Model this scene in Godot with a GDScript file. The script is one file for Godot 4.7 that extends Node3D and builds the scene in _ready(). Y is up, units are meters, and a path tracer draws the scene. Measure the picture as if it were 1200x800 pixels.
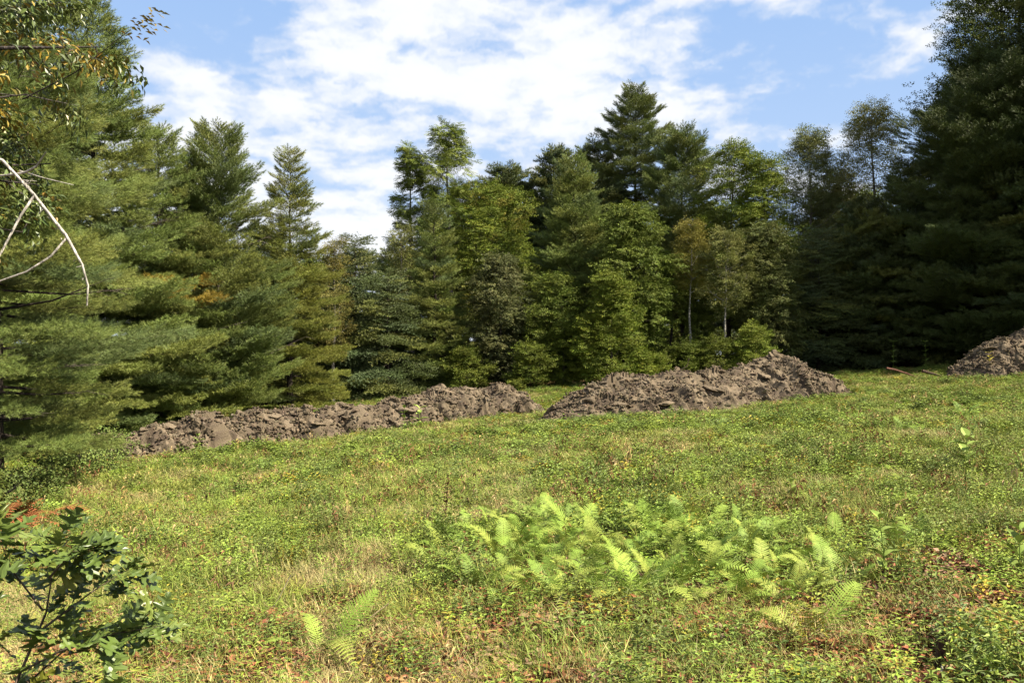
extends Node3D
# A mown forest clearing in late summer: windrows of dug soil, white pines, mixed wood, ferns.
# x runs to the right, the field runs away along -z ("d" is the distance along -z), y is up, metres.

const F := 1039.0          # focal length of the photograph in its own pixels
var rng := RandomNumberGenerator.new()
var n_big := FastNoiseLite.new()
var n_mid := FastNoiseLite.new()
var n_cell := FastNoiseLite.new()
var n_cell2 := FastNoiseLite.new()
var n_patch := FastNoiseLite.new()
var n_block := FastNoiseLite.new()
var n_block2 := FastNoiseLite.new()
var M := {}
var S := {}                # shared spray, tuft and clod meshes
var used := {}

# ------------------------------------------------------------------ helpers
class Mb:
	var v := PackedVector3Array()
	var n := PackedVector3Array()
	var c := PackedColorArray()
	var i := PackedInt32Array()
	var smooth := false
	func tri(a: Vector3, b: Vector3, d: Vector3, col: Color) -> void:
		var k := v.size()
		v.append(a); v.append(b); v.append(d)
		c.append(col); c.append(col); c.append(col)
		i.append(k); i.append(k + 1); i.append(k + 2)
	func vert(a: Vector3, nn: Vector3, col: Color) -> int:
		v.append(a); n.append(nn); c.append(col)
		return v.size() - 1
	func face(a: int, b: int, d: int) -> void:
		i.append(a); i.append(b); i.append(d)
	func done(mat: Material) -> ArrayMesh:
		var arr := []
		arr.resize(Mesh.ARRAY_MAX)
		arr[Mesh.ARRAY_VERTEX] = v
		if n.size() == v.size() and n.size() > 0:
			arr[Mesh.ARRAY_NORMAL] = n
		arr[Mesh.ARRAY_COLOR] = c
		arr[Mesh.ARRAY_INDEX] = i
		var m := ArrayMesh.new()
		m.add_surface_from_arrays(Mesh.PRIMITIVE_TRIANGLES, arr)
		m.surface_set_material(0, mat)
		return m

func rr(a: float, b: float) -> float:
	return rng.randf_range(a, b)

func numbered(called: String) -> String:
	var k: int = used.get(called, 0)
	used[called] = k + 1
	return called if k == 0 else "%s_%03d" % [called, k]

func tag(o: Node3D, label: String, category: String, group := "", kind := "") -> Node3D:
	if label: o.set_meta("label", label)
	if category: o.set_meta("category", category)
	if group: o.set_meta("group", group)
	if kind: o.set_meta("kind", kind)
	return o

func base(called: String, where: Vector3, turn := 0.0) -> Node3D:
	var o := Node3D.new()
	o.name = numbered(called)
	add_child(o)
	o.position = where
	o.rotation.y = turn
	return o

func part(called: String, mesh: Mesh, parent: Node3D) -> MeshInstance3D:
	var o := MeshInstance3D.new()
	o.name = called
	o.mesh = mesh
	parent.add_child(o, true)
	return o

func gh(x: float, d: float) -> float:
	var xs := 34.0 * tanh(x / 34.0)
	var h := 0.06 * xs
	if d > 28.0:
		h += 0.02 * (minf(d, 60.0) - 28.0)
	h += 0.10 * n_big.get_noise_2d(x, d) * clampf((d - 3.0) / 6.0, 0.0, 1.0)
	h += 0.035 * n_mid.get_noise_2d(x, d)
	return h

func at(px: float, d: float) -> Vector3:
	var x := (px - 600.0) / F * d
	return Vector3(x, gh(x, d), -d)

func spot(px: float, py: float, d: float) -> Vector3:
	return Vector3((px - 600.0) / F * d, 1.7 + (420.0 - py) / F * d, -d)

func tall(px: float, d: float, top: float) -> float:
	return (420.0 - top) * d / F + 1.7 - gh((px - 600.0) / F * d, d)

func tube(mb: Mb, pts: Array, radii: Array, sides: int, col: Color) -> void:
	var rings := []
	for k in pts.size():
		var p: Vector3 = pts[k]
		var dir: Vector3 = (pts[mini(k + 1, pts.size() - 1)] - pts[maxi(k - 1, 0)]).normalized()
		var side := dir.cross(Vector3.FORWARD if absf(dir.z) < 0.9 else Vector3.RIGHT).normalized()
		var up := side.cross(dir)
		var ring := PackedInt32Array()
		for s in sides:
			var a := TAU * s / sides
			var nn := side * cos(a) + up * sin(a)
			ring.append(mb.vert(p + nn * float(radii[k]), nn, col))
		rings.append(ring)
	for k in pts.size() - 1:
		for s in sides:
			var t := (s + 1) % sides
			mb.face(rings[k][s], rings[k + 1][t], rings[k + 1][s])
			mb.face(rings[k][s], rings[k][t], rings[k + 1][t])
	var last: PackedInt32Array = rings[pts.size() - 1]
	for s in range(1, sides - 1):
		mb.face(last[0], last[s + 1], last[s])
	var first: PackedInt32Array = rings[0]
	for s in range(1, sides - 1):
		mb.face(first[0], first[s], first[s + 1])

func leaf(mb: Mb, p: Vector3, dir: Vector3, up: Vector3, l: float, w: float, col: Color, fold := 0.25, droop := 0.15) -> void:
	var side := dir.cross(up).normalized()
	var nrm := side.cross(dir).normalized()
	var tip := p + dir * l - nrm * l * droop
	var mid := p + dir * l * 0.45
	var a := mid + side * w * 0.5 + nrm * w * fold
	var b := mid - side * w * 0.5 + nrm * w * fold
	mb.tri(p, a, tip, col)
	mb.tri(p, tip, b, col)

func rdir() -> Vector3:
	var z := rr(-1, 1)
	var a := rr(0, TAU)
	var s := sqrt(1 - z * z)
	return Vector3(s * cos(a), z, s * sin(a))

func look(p: Vector3, dir: Vector3, up: Vector3, s: float) -> Transform3D:
	var z := dir.normalized()
	var x := up.cross(z)
	if x.length_squared() < 1e-5: x = Vector3.RIGHT
	x = x.normalized()
	return Transform3D(Basis(x * s, z.cross(x) * s, z * s), p)

func tint(col: Color, by: float) -> Color:
	var k := 1.0 + rr(-by, by)
	return Color(col.r * k * (1.0 + rr(-0.35, 0.35) * by), col.g * k, col.b * k * (1.0 + rr(-0.4, 0.4) * by))

func many(called: String, mesh: Mesh, where: Array, cols: PackedColorArray, parent: Node3D) -> MultiMeshInstance3D:
	var mm := MultiMesh.new()
	mm.transform_format = MultiMesh.TRANSFORM_3D
	mm.use_colors = true
	mm.mesh = mesh
	mm.instance_count = where.size()
	for k in where.size():
		mm.set_instance_transform(k, where[k])
		mm.set_instance_color(k, cols[k])
	var o := MultiMeshInstance3D.new()
	o.name = called
	o.multimesh = mm
	parent.add_child(o, true)
	return o

# ------------------------------------------------------------------ materials
func noise_tex(freq: float, lo: Color, hi: Color, seed_: int, octaves := 5, mid := 0.5) -> NoiseTexture2D:
	var n := FastNoiseLite.new()
	n.seed = seed_
	n.noise_type = FastNoiseLite.TYPE_SIMPLEX_SMOOTH
	n.frequency = freq
	n.fractal_octaves = octaves
	n.fractal_gain = 0.6
	var t := NoiseTexture2D.new()
	t.width = 512; t.height = 512
	t.seamless = true
	t.noise = n
	var g := Gradient.new()
	g.set_color(0, lo); g.set_color(1, hi)
	g.set_offset(0, mid - 0.3); g.set_offset(1, mid + 0.3)
	t.color_ramp = g
	return t

func bump_tex(freq: float, seed_: int, strength: float) -> NoiseTexture2D:
	var n := FastNoiseLite.new()
	n.seed = seed_
	n.frequency = freq
	n.fractal_octaves = 5
	var t := NoiseTexture2D.new()
	t.width = 512; t.height = 512
	t.seamless = true
	t.as_normal_map = true
	t.bump_strength = strength
	t.noise = n
	return t

func mat(rough: float, back := 0.0, spec := 0.4) -> StandardMaterial3D:
	var m := StandardMaterial3D.new()
	m.vertex_color_use_as_albedo = true
	m.roughness = rough
	m.metallic_specular = spec
	m.cull_mode = BaseMaterial3D.CULL_DISABLED
	if back > 0.0:
		m.backlight_enabled = true
		m.backlight = Color(back, back, back)
	return m

func make_materials() -> void:
	M.needle = mat(0.55, 0.25, 0.35)
	M.leaf = mat(0.6, 0.5, 0.25)
	M.gloss_leaf = mat(0.42, 0.45, 0.45)
	M.grass = mat(0.6, 0.5, 0.3)
	M.dead = mat(0.85, 0.25, 0.2)
	var bark := mat(0.9, 0.0, 0.25)
	bark.uv1_triplanar = true
	bark.uv1_scale = Vector3(1.6, 0.5, 1.6)
	bark.albedo_texture = noise_tex(0.03, Color(0.45, 0.45, 0.45), Color(1, 1, 1), 7)
	bark.normal_enabled = true
	bark.normal_texture = bump_tex(0.04, 8, 6.0)
	M.bark = bark
	var soil := mat(0.95, 0.0, 0.2)
	soil.uv1_triplanar = true
	soil.uv1_world_triplanar = true
	soil.uv1_scale = Vector3(1.3, 1.3, 1.3)
	soil.albedo_texture = noise_tex(0.06, Color(0.62, 0.6, 0.58), Color(1, 1, 1), 11)
	soil.normal_enabled = true
	soil.normal_texture = bump_tex(0.06, 12, 7.0)
	M.soil = soil
	var ground := mat(0.95, 0.0, 0.15)
	ground.uv1_triplanar = true
	ground.uv1_world_triplanar = true
	ground.uv1_scale = Vector3(0.8, 0.8, 0.8)
	ground.albedo_texture = noise_tex(0.05, Color(0.5, 0.42, 0.34), Color(1, 0.97, 0.85), 15)
	ground.normal_enabled = true
	ground.normal_texture = bump_tex(0.08, 16, 6.0)
	M.ground = ground

# ------------------------------------------------------------------ shared sprays
func needle(mb: Mb, p: Vector3, dir: Vector3, l: float, w: float, col: Color) -> void:
	var side := dir.cross(rdir()).normalized() * w * 0.5
	mb.tri(p - side, p + side, p + dir * l, col)

func pine_spray(count: int, nl: float, nw: float) -> ArrayMesh:
	# soft white pine twig: a few twiglets in a flat fan, each a brush of needles pointing forward
	var mb := Mb.new()
	var wood := Color(0.55, 0.42, 0.42)
	var twigs := [[0.0, 0.0, 0.5], [0.12, 0.75, 0.26], [0.1, -0.8, 0.28], [0.24, 0.6, 0.22], [0.26, -0.55, 0.2]]
	for t in twigs:
		var b := Vector3(0, 0, t[0])
		var dir := Vector3(sin(t[1]), rr(-0.05, 0.16), cos(t[1])).normalized()
		var len_: float = t[2]
		var sd := dir.cross(Vector3.UP) * 0.004
		mb.tri(b - sd, b + sd, b + dir * len_, wood)
		var m := int(count * len_ / 1.46)
		for k in m:
			var u := sqrt(rr(0.04, 1.0))
			var p := b + dir * len_ * u
			var nd := (dir * rr(0.5, 1.3) + rdir() * 0.75 + Vector3(0, 0.12, 0)).normalized()
			var g := rr(0.72, 1.25)
			needle(mb, p, nd, nl * rr(0.7, 1.15), nw, Color(g * rr(0.85, 1.15), g, g * rr(0.8, 1.15)))
	return mb.done(M.needle)

func spruce_spray(count: int) -> ArrayMesh:
	# short stiff needles along flat drooping twigs
	var mb := Mb.new()
	for t in 7:
		var z := 0.08 * t
		var s := 1.0 if t % 2 == 0 else -1.0
		var b := Vector3(0, -0.02 * t, z)
		var dir := Vector3(s * 0.8, -0.12, 0.6).normalized() if t > 0 else Vector3(0, -0.1, 1).normalized()
		var len_ := 0.5 if t == 0 else 0.30 - 0.025 * t
		for k in count / 7:
			var u := rr(0, 1)
			var p := b + dir * len_ * u
			var nd := (dir * 0.7 + rdir() * 0.8).normalized()
			var g := rr(0.7, 1.2)
			needle(mb, p, nd, rr(0.035, 0.06), 0.014, Color(g, g, g))
	return mb.done(M.needle)

func leaf_spray(count: int, l: float, w: float, spread: float, m: Material) -> ArrayMesh:
	var mb := Mb.new()
	for k in count:
		var u := float(k) / count
		var p := Vector3(rr(-0.5, 0.5) * spread * sin(PI * (0.15 + 0.8 * u)), rr(-0.12, 0.12) * spread, spread * u)
		var dir := (Vector3(rr(-1, 1), rr(-0.7, 0.25), rr(0.0, 1.0))).normalized()
		var up := (Vector3(0, 1, 0) + rdir() * 0.55).normalized()
		var g := rr(0.7, 1.3)
		leaf(mb, p, dir, up, l * rr(0.7, 1.2), w * rr(0.8, 1.15), Color(g * rr(0.85, 1.2), g, g * rr(0.7, 1.2)), 0.18, rr(0.0, 0.35))
	return mb.done(m)

func ash_spray(pairs: int) -> ArrayMesh:
	# compound leaves: leaflets in pairs along three stalks
	var mb := Mb.new()
	for s in 4:
		var a := rr(-1.1, 1.1)
		var dir := Vector3(sin(a), rr(-0.3, 0.4), cos(a)).normalized()
		var side := dir.cross(Vector3.UP).normalized()
		var b := Vector3(0, 0, 0.06 * s)
		for k in pairs:
			for q in [-1.0, 1.0]:
				var g := rr(0.75, 1.25)
				var p := b + dir * (0.1 + 0.3 * k / pairs) - Vector3(0, 0.05 * k / pairs, 0)
				leaf(mb, p, (dir * 0.5 + side * q + Vector3(0, -0.25, 0)).normalized(), Vector3.UP, rr(0.09, 0.13), 0.042, Color(g, g, g * rr(0.7, 1.2)), 0.15, 0.2)
	return mb.done(M.leaf)

func grass_tuft(blades: int, h: float, spread: float, w: float) -> ArrayMesh:
	var mb := Mb.new()
	for k in blades:
		var a := rr(0, TAU)
		var r := spread * sqrt(rr(0, 1))
		var p := Vector3(cos(a) * r, -0.01, sin(a) * r)
		var b := rr(0, TAU)
		var lean := Vector3(cos(b), 0, sin(b)) * rr(0.15, 0.8)
		var hh := h * rr(0.45, 1.15)
		var sd := Vector3(-sin(b + rr(-0.7, 0.7)), 0, cos(b + rr(-0.7, 0.7))) * w * rr(0.6, 1.2) * 0.5
		var mid := p + Vector3(0, hh * 0.6, 0) + lean * hh * 0.3
		var tip := p + Vector3(0, hh * rr(0.7, 1.0), 0) + lean * hh
		var g := rr(0.5, 1.4)
		var col := Color(g, g, g)
		var q := rng.randf()
		if q < 0.16: col = Color(2.2, 1.5, 1.8)      # straw blade among the green
		elif q < 0.20: col = Color(1.3, 0.85, 1.0)
		mb.tri(p - sd, p + sd, mid, col)
		mb.tri(mid - sd * 0.7, mid + sd * 0.7, tip, col)
	return mb.done(M.grass)

func forb_tuft(stems: int, h: float, per: int, l: float, w: float, spread: float) -> ArrayMesh:
	var mb := Mb.new()
	for s in stems:
		var a := rr(0, TAU)
		var r := spread * sqrt(rr(0, 1))
		var p := Vector3(cos(a) * r, 0, sin(a) * r)
		var lean := Vector3(rr(-0.35, 0.35), 1, rr(-0.35, 0.35)).normalized()
		var hh := h * rr(0.5, 1.15)
		var sd := Vector3(0.0022, 0, 0)
		mb.tri(p - sd, p + sd, p + lean * hh, Color(1.3, 0.9, 0.9))
		var g0 := rr(0.6, 1.35)
		for k in per:
			var u := (k + 0.7) / per
			var b := k * 2.4 + rr(-0.4, 0.4)
			var dir := Vector3(cos(b), rr(-0.1, 0.55), sin(b)).normalized()
			var g := g0 * rr(0.7, 1.3)
			var col := Color(g, g, g)
			if rng.randf() < 0.06: col = Color(2.2, 1.35, 0.6)
			leaf(mb, p + lean * hh * u, dir, Vector3.UP, l * rr(0.7, 1.2), w * rr(0.8, 1.2), col, 0.2, rr(0.0, 0.3))
	return mb.done(M.grass)

func litter_tuft(count: int) -> ArrayMesh:
	var mb := Mb.new()
	for k in count:
		var a := rr(0, TAU)
		var r := 0.16 * sqrt(rr(0, 1))
		var b := rr(0, TAU)
		var g := rr(0.5, 1.35)
		leaf(mb, Vector3(cos(a) * r, rr(0.01, 0.05), sin(a) * r), Vector3(cos(b), rr(-0.2, 0.35), sin(b)).normalized(), (Vector3.UP + rdir() * 0.5).normalized(), rr(0.05, 0.1), rr(0.02, 0.045), Color(g, g * rr(0.8, 1.1), g * rr(0.75, 1.1)), rr(0.1, 0.5), rr(-0.3, 0.3))
	return mb.done(M.dead)

func stalk_tuft(count: int, h: float) -> ArrayMesh:
	var mb := Mb.new()
	for k in count:
		var a := rr(0, TAU)
		var r := 0.12 * sqrt(rr(0, 1))
		var p := Vector3(cos(a) * r, 0, sin(a) * r)
		var tip := p + Vector3(rr(-0.6, 0.6), rr(0.5, 1.0), rr(-0.6, 0.6)) * h
		var sd := Vector3(cos(a), 0, sin(a)) * 0.0028
		var g := rr(0.6, 1.3)
		var col := Color(g, g * rr(0.85, 1.05), g * rr(0.8, 1.05))
		mb.tri(p - sd, p + sd, tip, col)
		if k % 3 == 0:
			for q in 3:
				leaf(mb, p.lerp(tip, rr(0.5, 1.0)), (rdir() + Vector3(0, -0.3, 0)).normalized(), Vector3.UP, 0.05, 0.014, col, 0.4, 0.4)
	return mb.done(M.dead)

func chunk(seed_: int) -> ArrayMesh:
	# an angular clod: a ball cut by random planes, with a crumbly surface
	rng.seed = seed_
	var cuts := []
	for k in 9:
		cuts.append([rdir(), rr(0.35, 0.8)])
	var mb := Mb.new()
	var nx := 6
	for f in 6:
		var ax: Vector3 = [Vector3.RIGHT, Vector3.LEFT, Vector3.UP, Vector3.DOWN, Vector3.BACK, Vector3.FORWARD][f]
		var ux := Vector3(ax.y, ax.z, ax.x)
		var vx := ax.cross(ux)
		var grid := []
		for a in nx + 1:
			for b in nx + 1:
				var p := (ax + ux * (2.0 * a / nx - 1) + vx * (2.0 * b / nx - 1)).normalized()
				var r := 1.0
				for cut in cuts:
					var q: float = p.dot(cut[0])
					if q > 0.01: r = minf(r, cut[1] / q)
				r *= 1.0 + 0.10 * n_cell2.get_noise_3d(p.x * 0.35 + seed_, p.y * 0.35, p.z * 0.35)
				r += 0.07 * n_mid.get_noise_3d(p.x * 7 + seed_, p.y * 7, p.z * 7)
				grid.append(p * r * Vector3(1.0, 0.72, 0.85))
		for a in nx:
			for b in nx:
				var p0: Vector3 = grid[a * (nx + 1) + b]
				var p1: Vector3 = grid[a * (nx + 1) + b + 1]
				var p2: Vector3 = grid[(a + 1) * (nx + 1) + b + 1]
				var p3: Vector3 = grid[(a + 1) * (nx + 1) + b]
				mb.tri(p0, p2, p1, Color.WHITE)
				mb.tri(p0, p3, p2, Color.WHITE)
	return mb.done(M.soil)

func crumb(seed_: int) -> ArrayMesh:
	rng.seed = seed_
	var mb := Mb.new()
	var top := Vector3(rr(-0.2, 0.2), 0.7, rr(-0.2, 0.2))
	var bot := Vector3(rr(-0.2, 0.2), -0.7, rr(-0.2, 0.2))
	var ring := []
	for k in 6:
		ring.append(Vector3(cos(TAU * k / 6) * rr(0.6, 1.1), rr(-0.35, 0.35), sin(TAU * k / 6) * rr(0.6, 1.1)))
	for k in 6:
		mb.tri(top, ring[(k + 1) % 6], ring[k], Color.WHITE)
		mb.tri(bot, ring[k], ring[(k + 1) % 6], Color.WHITE)
	return mb.done(M.soil)

func make_shared() -> void:
	rng.seed = 11
	S.pine_near = pine_spray(360, 0.085, 0.0042)
	S.pine = pine_spray(190, 0.10, 0.009)
	S.pine_far = pine_spray(120, 0.12, 0.016)
	S.spruce = spruce_spray(170)
	S.birch = leaf_spray(20, 0.065, 0.045, 0.42, M.leaf)
	S.maple = leaf_spray(28, 0.082, 0.068, 0.5, M.leaf)
	S.oak = leaf_spray(28, 0.095, 0.062, 0.5, M.leaf)
	S.ash = ash_spray(4)
	S.cherry = leaf_spray(12, 0.085, 0.036, 0.36, M.gloss_leaf)
	S.grass_a = grass_tuft(40, 0.21, 0.14, 0.005)
	S.grass_b = grass_tuft(44, 0.17, 0.22, 0.011)
	S.forb_a = forb_tuft(8, 0.20, 10, 0.038, 0.017, 0.13)
	S.forb_b = forb_tuft(9, 0.22, 11, 0.052, 0.026, 0.2)
	S.cover = forb_tuft(13, 0.09, 3, 0.034, 0.025, 0.15)
	S.tall = forb_tuft(4, 0.34, 17, 0.045, 0.014, 0.12)
	S.litter = litter_tuft(26)
	S.stalk = stalk_tuft(14, 0.30)
	for k in 4: S["clod%d" % k] = chunk(300 + k)
	S.crumb = crumb(77)

# ------------------------------------------------------------------ trees
func conifer(called: String, label: String, where: Vector3, h: float, o: Dictionary) -> Node3D:
	rng.seed = o.get("seed", int(absf(where.x * 971 + where.z * 313)) + 5)
	var root := base(called, where)
	tag(root, label, o.get("category", "tree"), o.get("group", ""))
	var r: float = o.r
	var low: float = o.get("low", 0.5)
	var step: float = o.get("step", 0.45)
	var per: int = o.get("per", 6)
	var size: float = o.get("size", 1.0)
	var dens: float = o.get("dens", 1.0)
	var droop: float = o.get("droop", 0.0)
	var rag: float = o.get("rag", 0.25)
	var full: float = o.get("full", 0.75)
	var tip_min: float = o.get("tip", 0.35)
	var col: Color = o.col
	var wood := Mb.new()
	var bark: Color = o.get("bark", Color(0.075, 0.06, 0.05))
	var lean := Vector3(rr(-0.02, 0.02), 1, rr(-0.02, 0.02))
	var tr := 0.010 * h + 0.03
	var pts := []
	var rad := []
	for k in 9:
		var t := k / 8.0
		pts.append(lean * (h * 0.97 * t) + Vector3(rr(-0.05, 0.05), 0, rr(-0.05, 0.05)) - Vector3(0, 0.15 if k == 0 else 0.0, 0))
		rad.append(tr * (1.0 - 0.93 * t) * (1.25 if k == 0 else 1.0))
	tube(wood, pts, rad, 7, bark)
	var where_: Array = []
	var cols := PackedColorArray()
	var y := low
	var spin := rr(0, TAU)
	while y < h - 0.1:
		var t := (y - low) / (h - low)
		var env := r * pow(1.0 - t, full) * minf(1.0, 0.72 + t * 2.0) + tip_min * (1.0 - t * 0.55)
		if o.get("round", false):
			env = r * pow(1.0 - pow(t, 2.6), 0.75) * minf(1.0, 0.62 + t * 1.3) + tip_min
		var bushy := 0.75 + 0.5 * n_patch.get_noise_2d(where.x * 13 + y * 9.0, where.z * 7)
		var count := per if t < 0.85 else per - 1
		for b in count:
			if rng.randf() < o.get("gap", 0.05): continue
			spin += TAU / count + rr(-0.35, 0.35)
			var len_ := env * (1.0 + rr(-rag, rag * 0.8)) * (0.8 + 0.28 * bushy)
			var rise := lerpf(-0.05 - droop, 0.95, pow(t, 2.2)) + rr(-0.15, 0.15) + float(o.get("lift", 0.0)) * rr(0.3, 1.3)
			var out := Vector3(cos(spin), 0, sin(spin))
			var side := Vector3(-out.z, 0, out.x)
			var b0 := lean * y + Vector3(0, rr(-0.15, 0.15), 0)
			var sag := rr(0.02, 0.10) - droop * 0.25
			var pA := b0 + (out + Vector3(0, rise, 0)).normalized() * len_ * 0.5
			var pB := b0 + (out + Vector3(0, rise + sag, 0)).normalized() * len_ * 0.96
			tube(wood, [b0, pA, pB], [tr * 0.24 * (1.0 - t) + 0.006, tr * 0.14 * (1.0 - t) + 0.004, 0.002], 3, bark)
			if rng.randf() < o.get("bare_limbs", 0.0):
				var dead_wood := Color(0.17, 0.135, 0.115)
				tube(wood, [b0, pA, pB], [0.016, 0.011, 0.003], 4, dead_wood)
				for fork in 6:
					var f0 := pA.lerp(pB, rr(0.0, 1.0))
					tube(wood, [f0, f0 + (out + side * rr(-1.2, 1.2) + Vector3(0, rr(-0.3, 0.3), 0)) * rr(0.15, 0.4)], [0.005, 0.002], 3, dead_wood)
				continue
			var gap_ := 0.15 * size / dens
			var bcol := tint(col, 0.15)
			var hue := rng.randf()
			if hue < o.get("pale", 0.22): bcol = bcol.lerp(Color(0.23, 0.235, 0.055), 0.45)
			elif hue > 0.85: bcol = bcol.lerp(Color(0.09, 0.13, 0.06), 0.5)
			if o.has("yellow_at") and absf(y - o.yellow_at) < 0.3 and out.x > 0.1 and out.z > -0.3: bcol = tint(Color(0.27, 0.20, 0.035), 0.1)
			var u := o.get("bare", 0.2) as float
			while u < 1.02:
				var axis := b0.lerp(pA, u * 2.0) if u < 0.5 else pA.lerp(pB, u * 2.0 - 1.0)
				var wide := len_ * 0.36 * sin(PI * clampf(0.14 + 0.80 * u, 0, 1))
				var m := int(1 + wide / (0.17 * size) * dens + rng.randf())
				for q in m:
					var sx := (rr(-1, 1) + rr(-1, 1)) * 0.6
					var p := axis + side * sx * wide + Vector3(0, rr(-0.09, 0.07) * size - absf(sx) * wide * 0.08 - droop * absf(sx) * wide * 0.4, 0) + out * rr(-0.08, 0.05)
					var dir: Vector3 = out * (1.0 - absf(sx) * 0.35) + side * sx * 0.85 + Vector3(0, rise * 0.45 + o.get("up", 0.15) + rr(-0.25, 0.25) - droop, 0)
					where_.append(look(p, dir, (Vector3.UP + rdir() * 0.35), size * rr(0.75, 1.15)))
					cols.append(tint(bcol, 0.14))
				u += gap_ / maxf(len_, 0.4)
		y += step * rr(0.75, 1.25) * (1.0 if t < 0.8 else 0.7)
	# the leader
	for k in 7:
		where_.append(look(lean * (h - 0.12 * k - 0.25), Vector3(rr(-0.5, 0.5), 1, rr(-0.5, 0.5)), Vector3.BACK, size * rr(0.6, 0.9)))
		cols.append(tint(col, 0.15))
	part("trunk", wood.done(M.bark), root)
	var crown := many("crown", S[o.get("spray", "pine")], where_, cols, root)
	crown.set_meta("kind", "stuff")
	return root

func broadleaf(called: String, label: String, where: Vector3, h: float, o: Dictionary) -> Node3D:
	rng.seed = o.get("seed", int(absf(where.x * 771 + where.z * 413)) + 9)
	var root := base(called, where)
	tag(root, label, o.get("category", "tree"), o.get("group", ""))
	var rx: float = o.r
	var low: float = o.get("low", h * 0.3)
	var nc: int = o.get("clumps", 34)
	var per: int = o.get("per", 55)
	var size: float = o.get("size", 1.0)
	var col: Color = o.col
	var bark: Color = o.get("bark", Color(0.09, 0.075, 0.06))
	var wood := Mb.new()
	var tr: float = o.get("trunk", 0.011 * h + 0.02)
	var bend := Vector3(rr(-0.05, 0.05), 1, rr(-0.05, 0.05))
	var pts := []
	var rad := []
	for k in 8:
		var t := k / 7.0
		pts.append(bend * (h * 0.93 * t) + Vector3(rr(-0.06, 0.06), 0, rr(-0.06, 0.06)) * (1.0 if k > 0 else 0.0) - Vector3(0, 0.15 if k == 0 else 0.0, 0))
		rad.append(tr * (1.0 - 0.88 * t) * (1.3 if k == 0 else 1.0))
	tube(wood, pts, rad, 7, bark)
	var ch := h - low
	var where_: Array = []
	var cols := PackedColorArray()
	var pw: float = o.get("taper", 0.8)
	for k in nc:
		var t := (k + rng.randf()) / nc
		var ring := pow(sin(PI * clampf(0.10 + 0.86 * pow(t, pw), 0.0, 1.0)), 0.75)
		var a := k * 2.39996 + rr(-0.5, 0.5)
		var q: float = sqrt(rr(0.12, 1.0)) * o.get("spread", 1.0)
		var cr := rx * rr(0.17, 0.46)
		var c := bend * (low + ch * t) + Vector3(cos(a), 0, sin(a)) * maxf(rx * ring * q - cr * 0.35, 0.0)
		c.y = minf(c.y, h - cr * 0.6)
		var b0 := bend * clampf(c.y - rr(0.25, 0.5) * Vector2(c.x, c.z).length() - 0.2, low * 0.7, h * 0.9)
		var mid := b0.lerp(c, 0.55) + Vector3(rr(-0.1, 0.1), -0.12 * b0.distance_to(c), rr(-0.1, 0.1))
		tube(wood, [b0, mid, c], [tr * 0.30 * (1.1 - t), tr * 0.2 * (1.1 - t), 0.006], 4, bark)
		for w in 3:
			var e := c + rdir() * cr * 0.8
			tube(wood, [mid.lerp(c, rr(0.4, 1.0)), e], [0.010, 0.003], 3, bark)
		var ccol := tint(col, 0.14)
		var alt: float = o.get("alt", 0.0)
		if rng.randf() < alt: ccol = tint(o.get("alt_col", col), 0.15)
		var squash := rr(0.55, 0.8)
		for s in per:
			var dr := rdir()
			var rad_ := cr * pow(rng.randf(), 0.45) * (1.0 + 0.35 * n_mid.get_noise_3d(dr.x * 5 + k * 3.0, dr.y * 5, dr.z * 5))
			var p := c + dr * rad_ * Vector3(1, squash, 1)
			var dir: Vector3 = (dr * Vector3(1, 0.4, 1) + Vector3(0, o.get("hang", -0.15) + rr(-0.3, 0.3), 0) + Vector3(cos(a), 0, sin(a)) * 0.4)
			where_.append(look(p, dir, (Vector3.UP * 1.2 + dr * 0.5 + rdir() * 0.4), size * rr(0.7, 1.15)))
			cols.append(tint(ccol, 0.16))
	part("trunk", wood.done(M.bark), root)
	var crown := many("crown", S[o.get("spray", "maple")], where_, cols, root)
	crown.set_meta("kind", "stuff")
	return root

# ------------------------------------------------------------------ soil mounds
func nearer(line: Array, by: float) -> Array:
	var out := []
	for p in line:
		var q: Array = p.duplicate()
		q[0] = p[0] * (p[1] - by) / p[1]
		q[1] = p[1] - by
		out.append(q)
	return out

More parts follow.
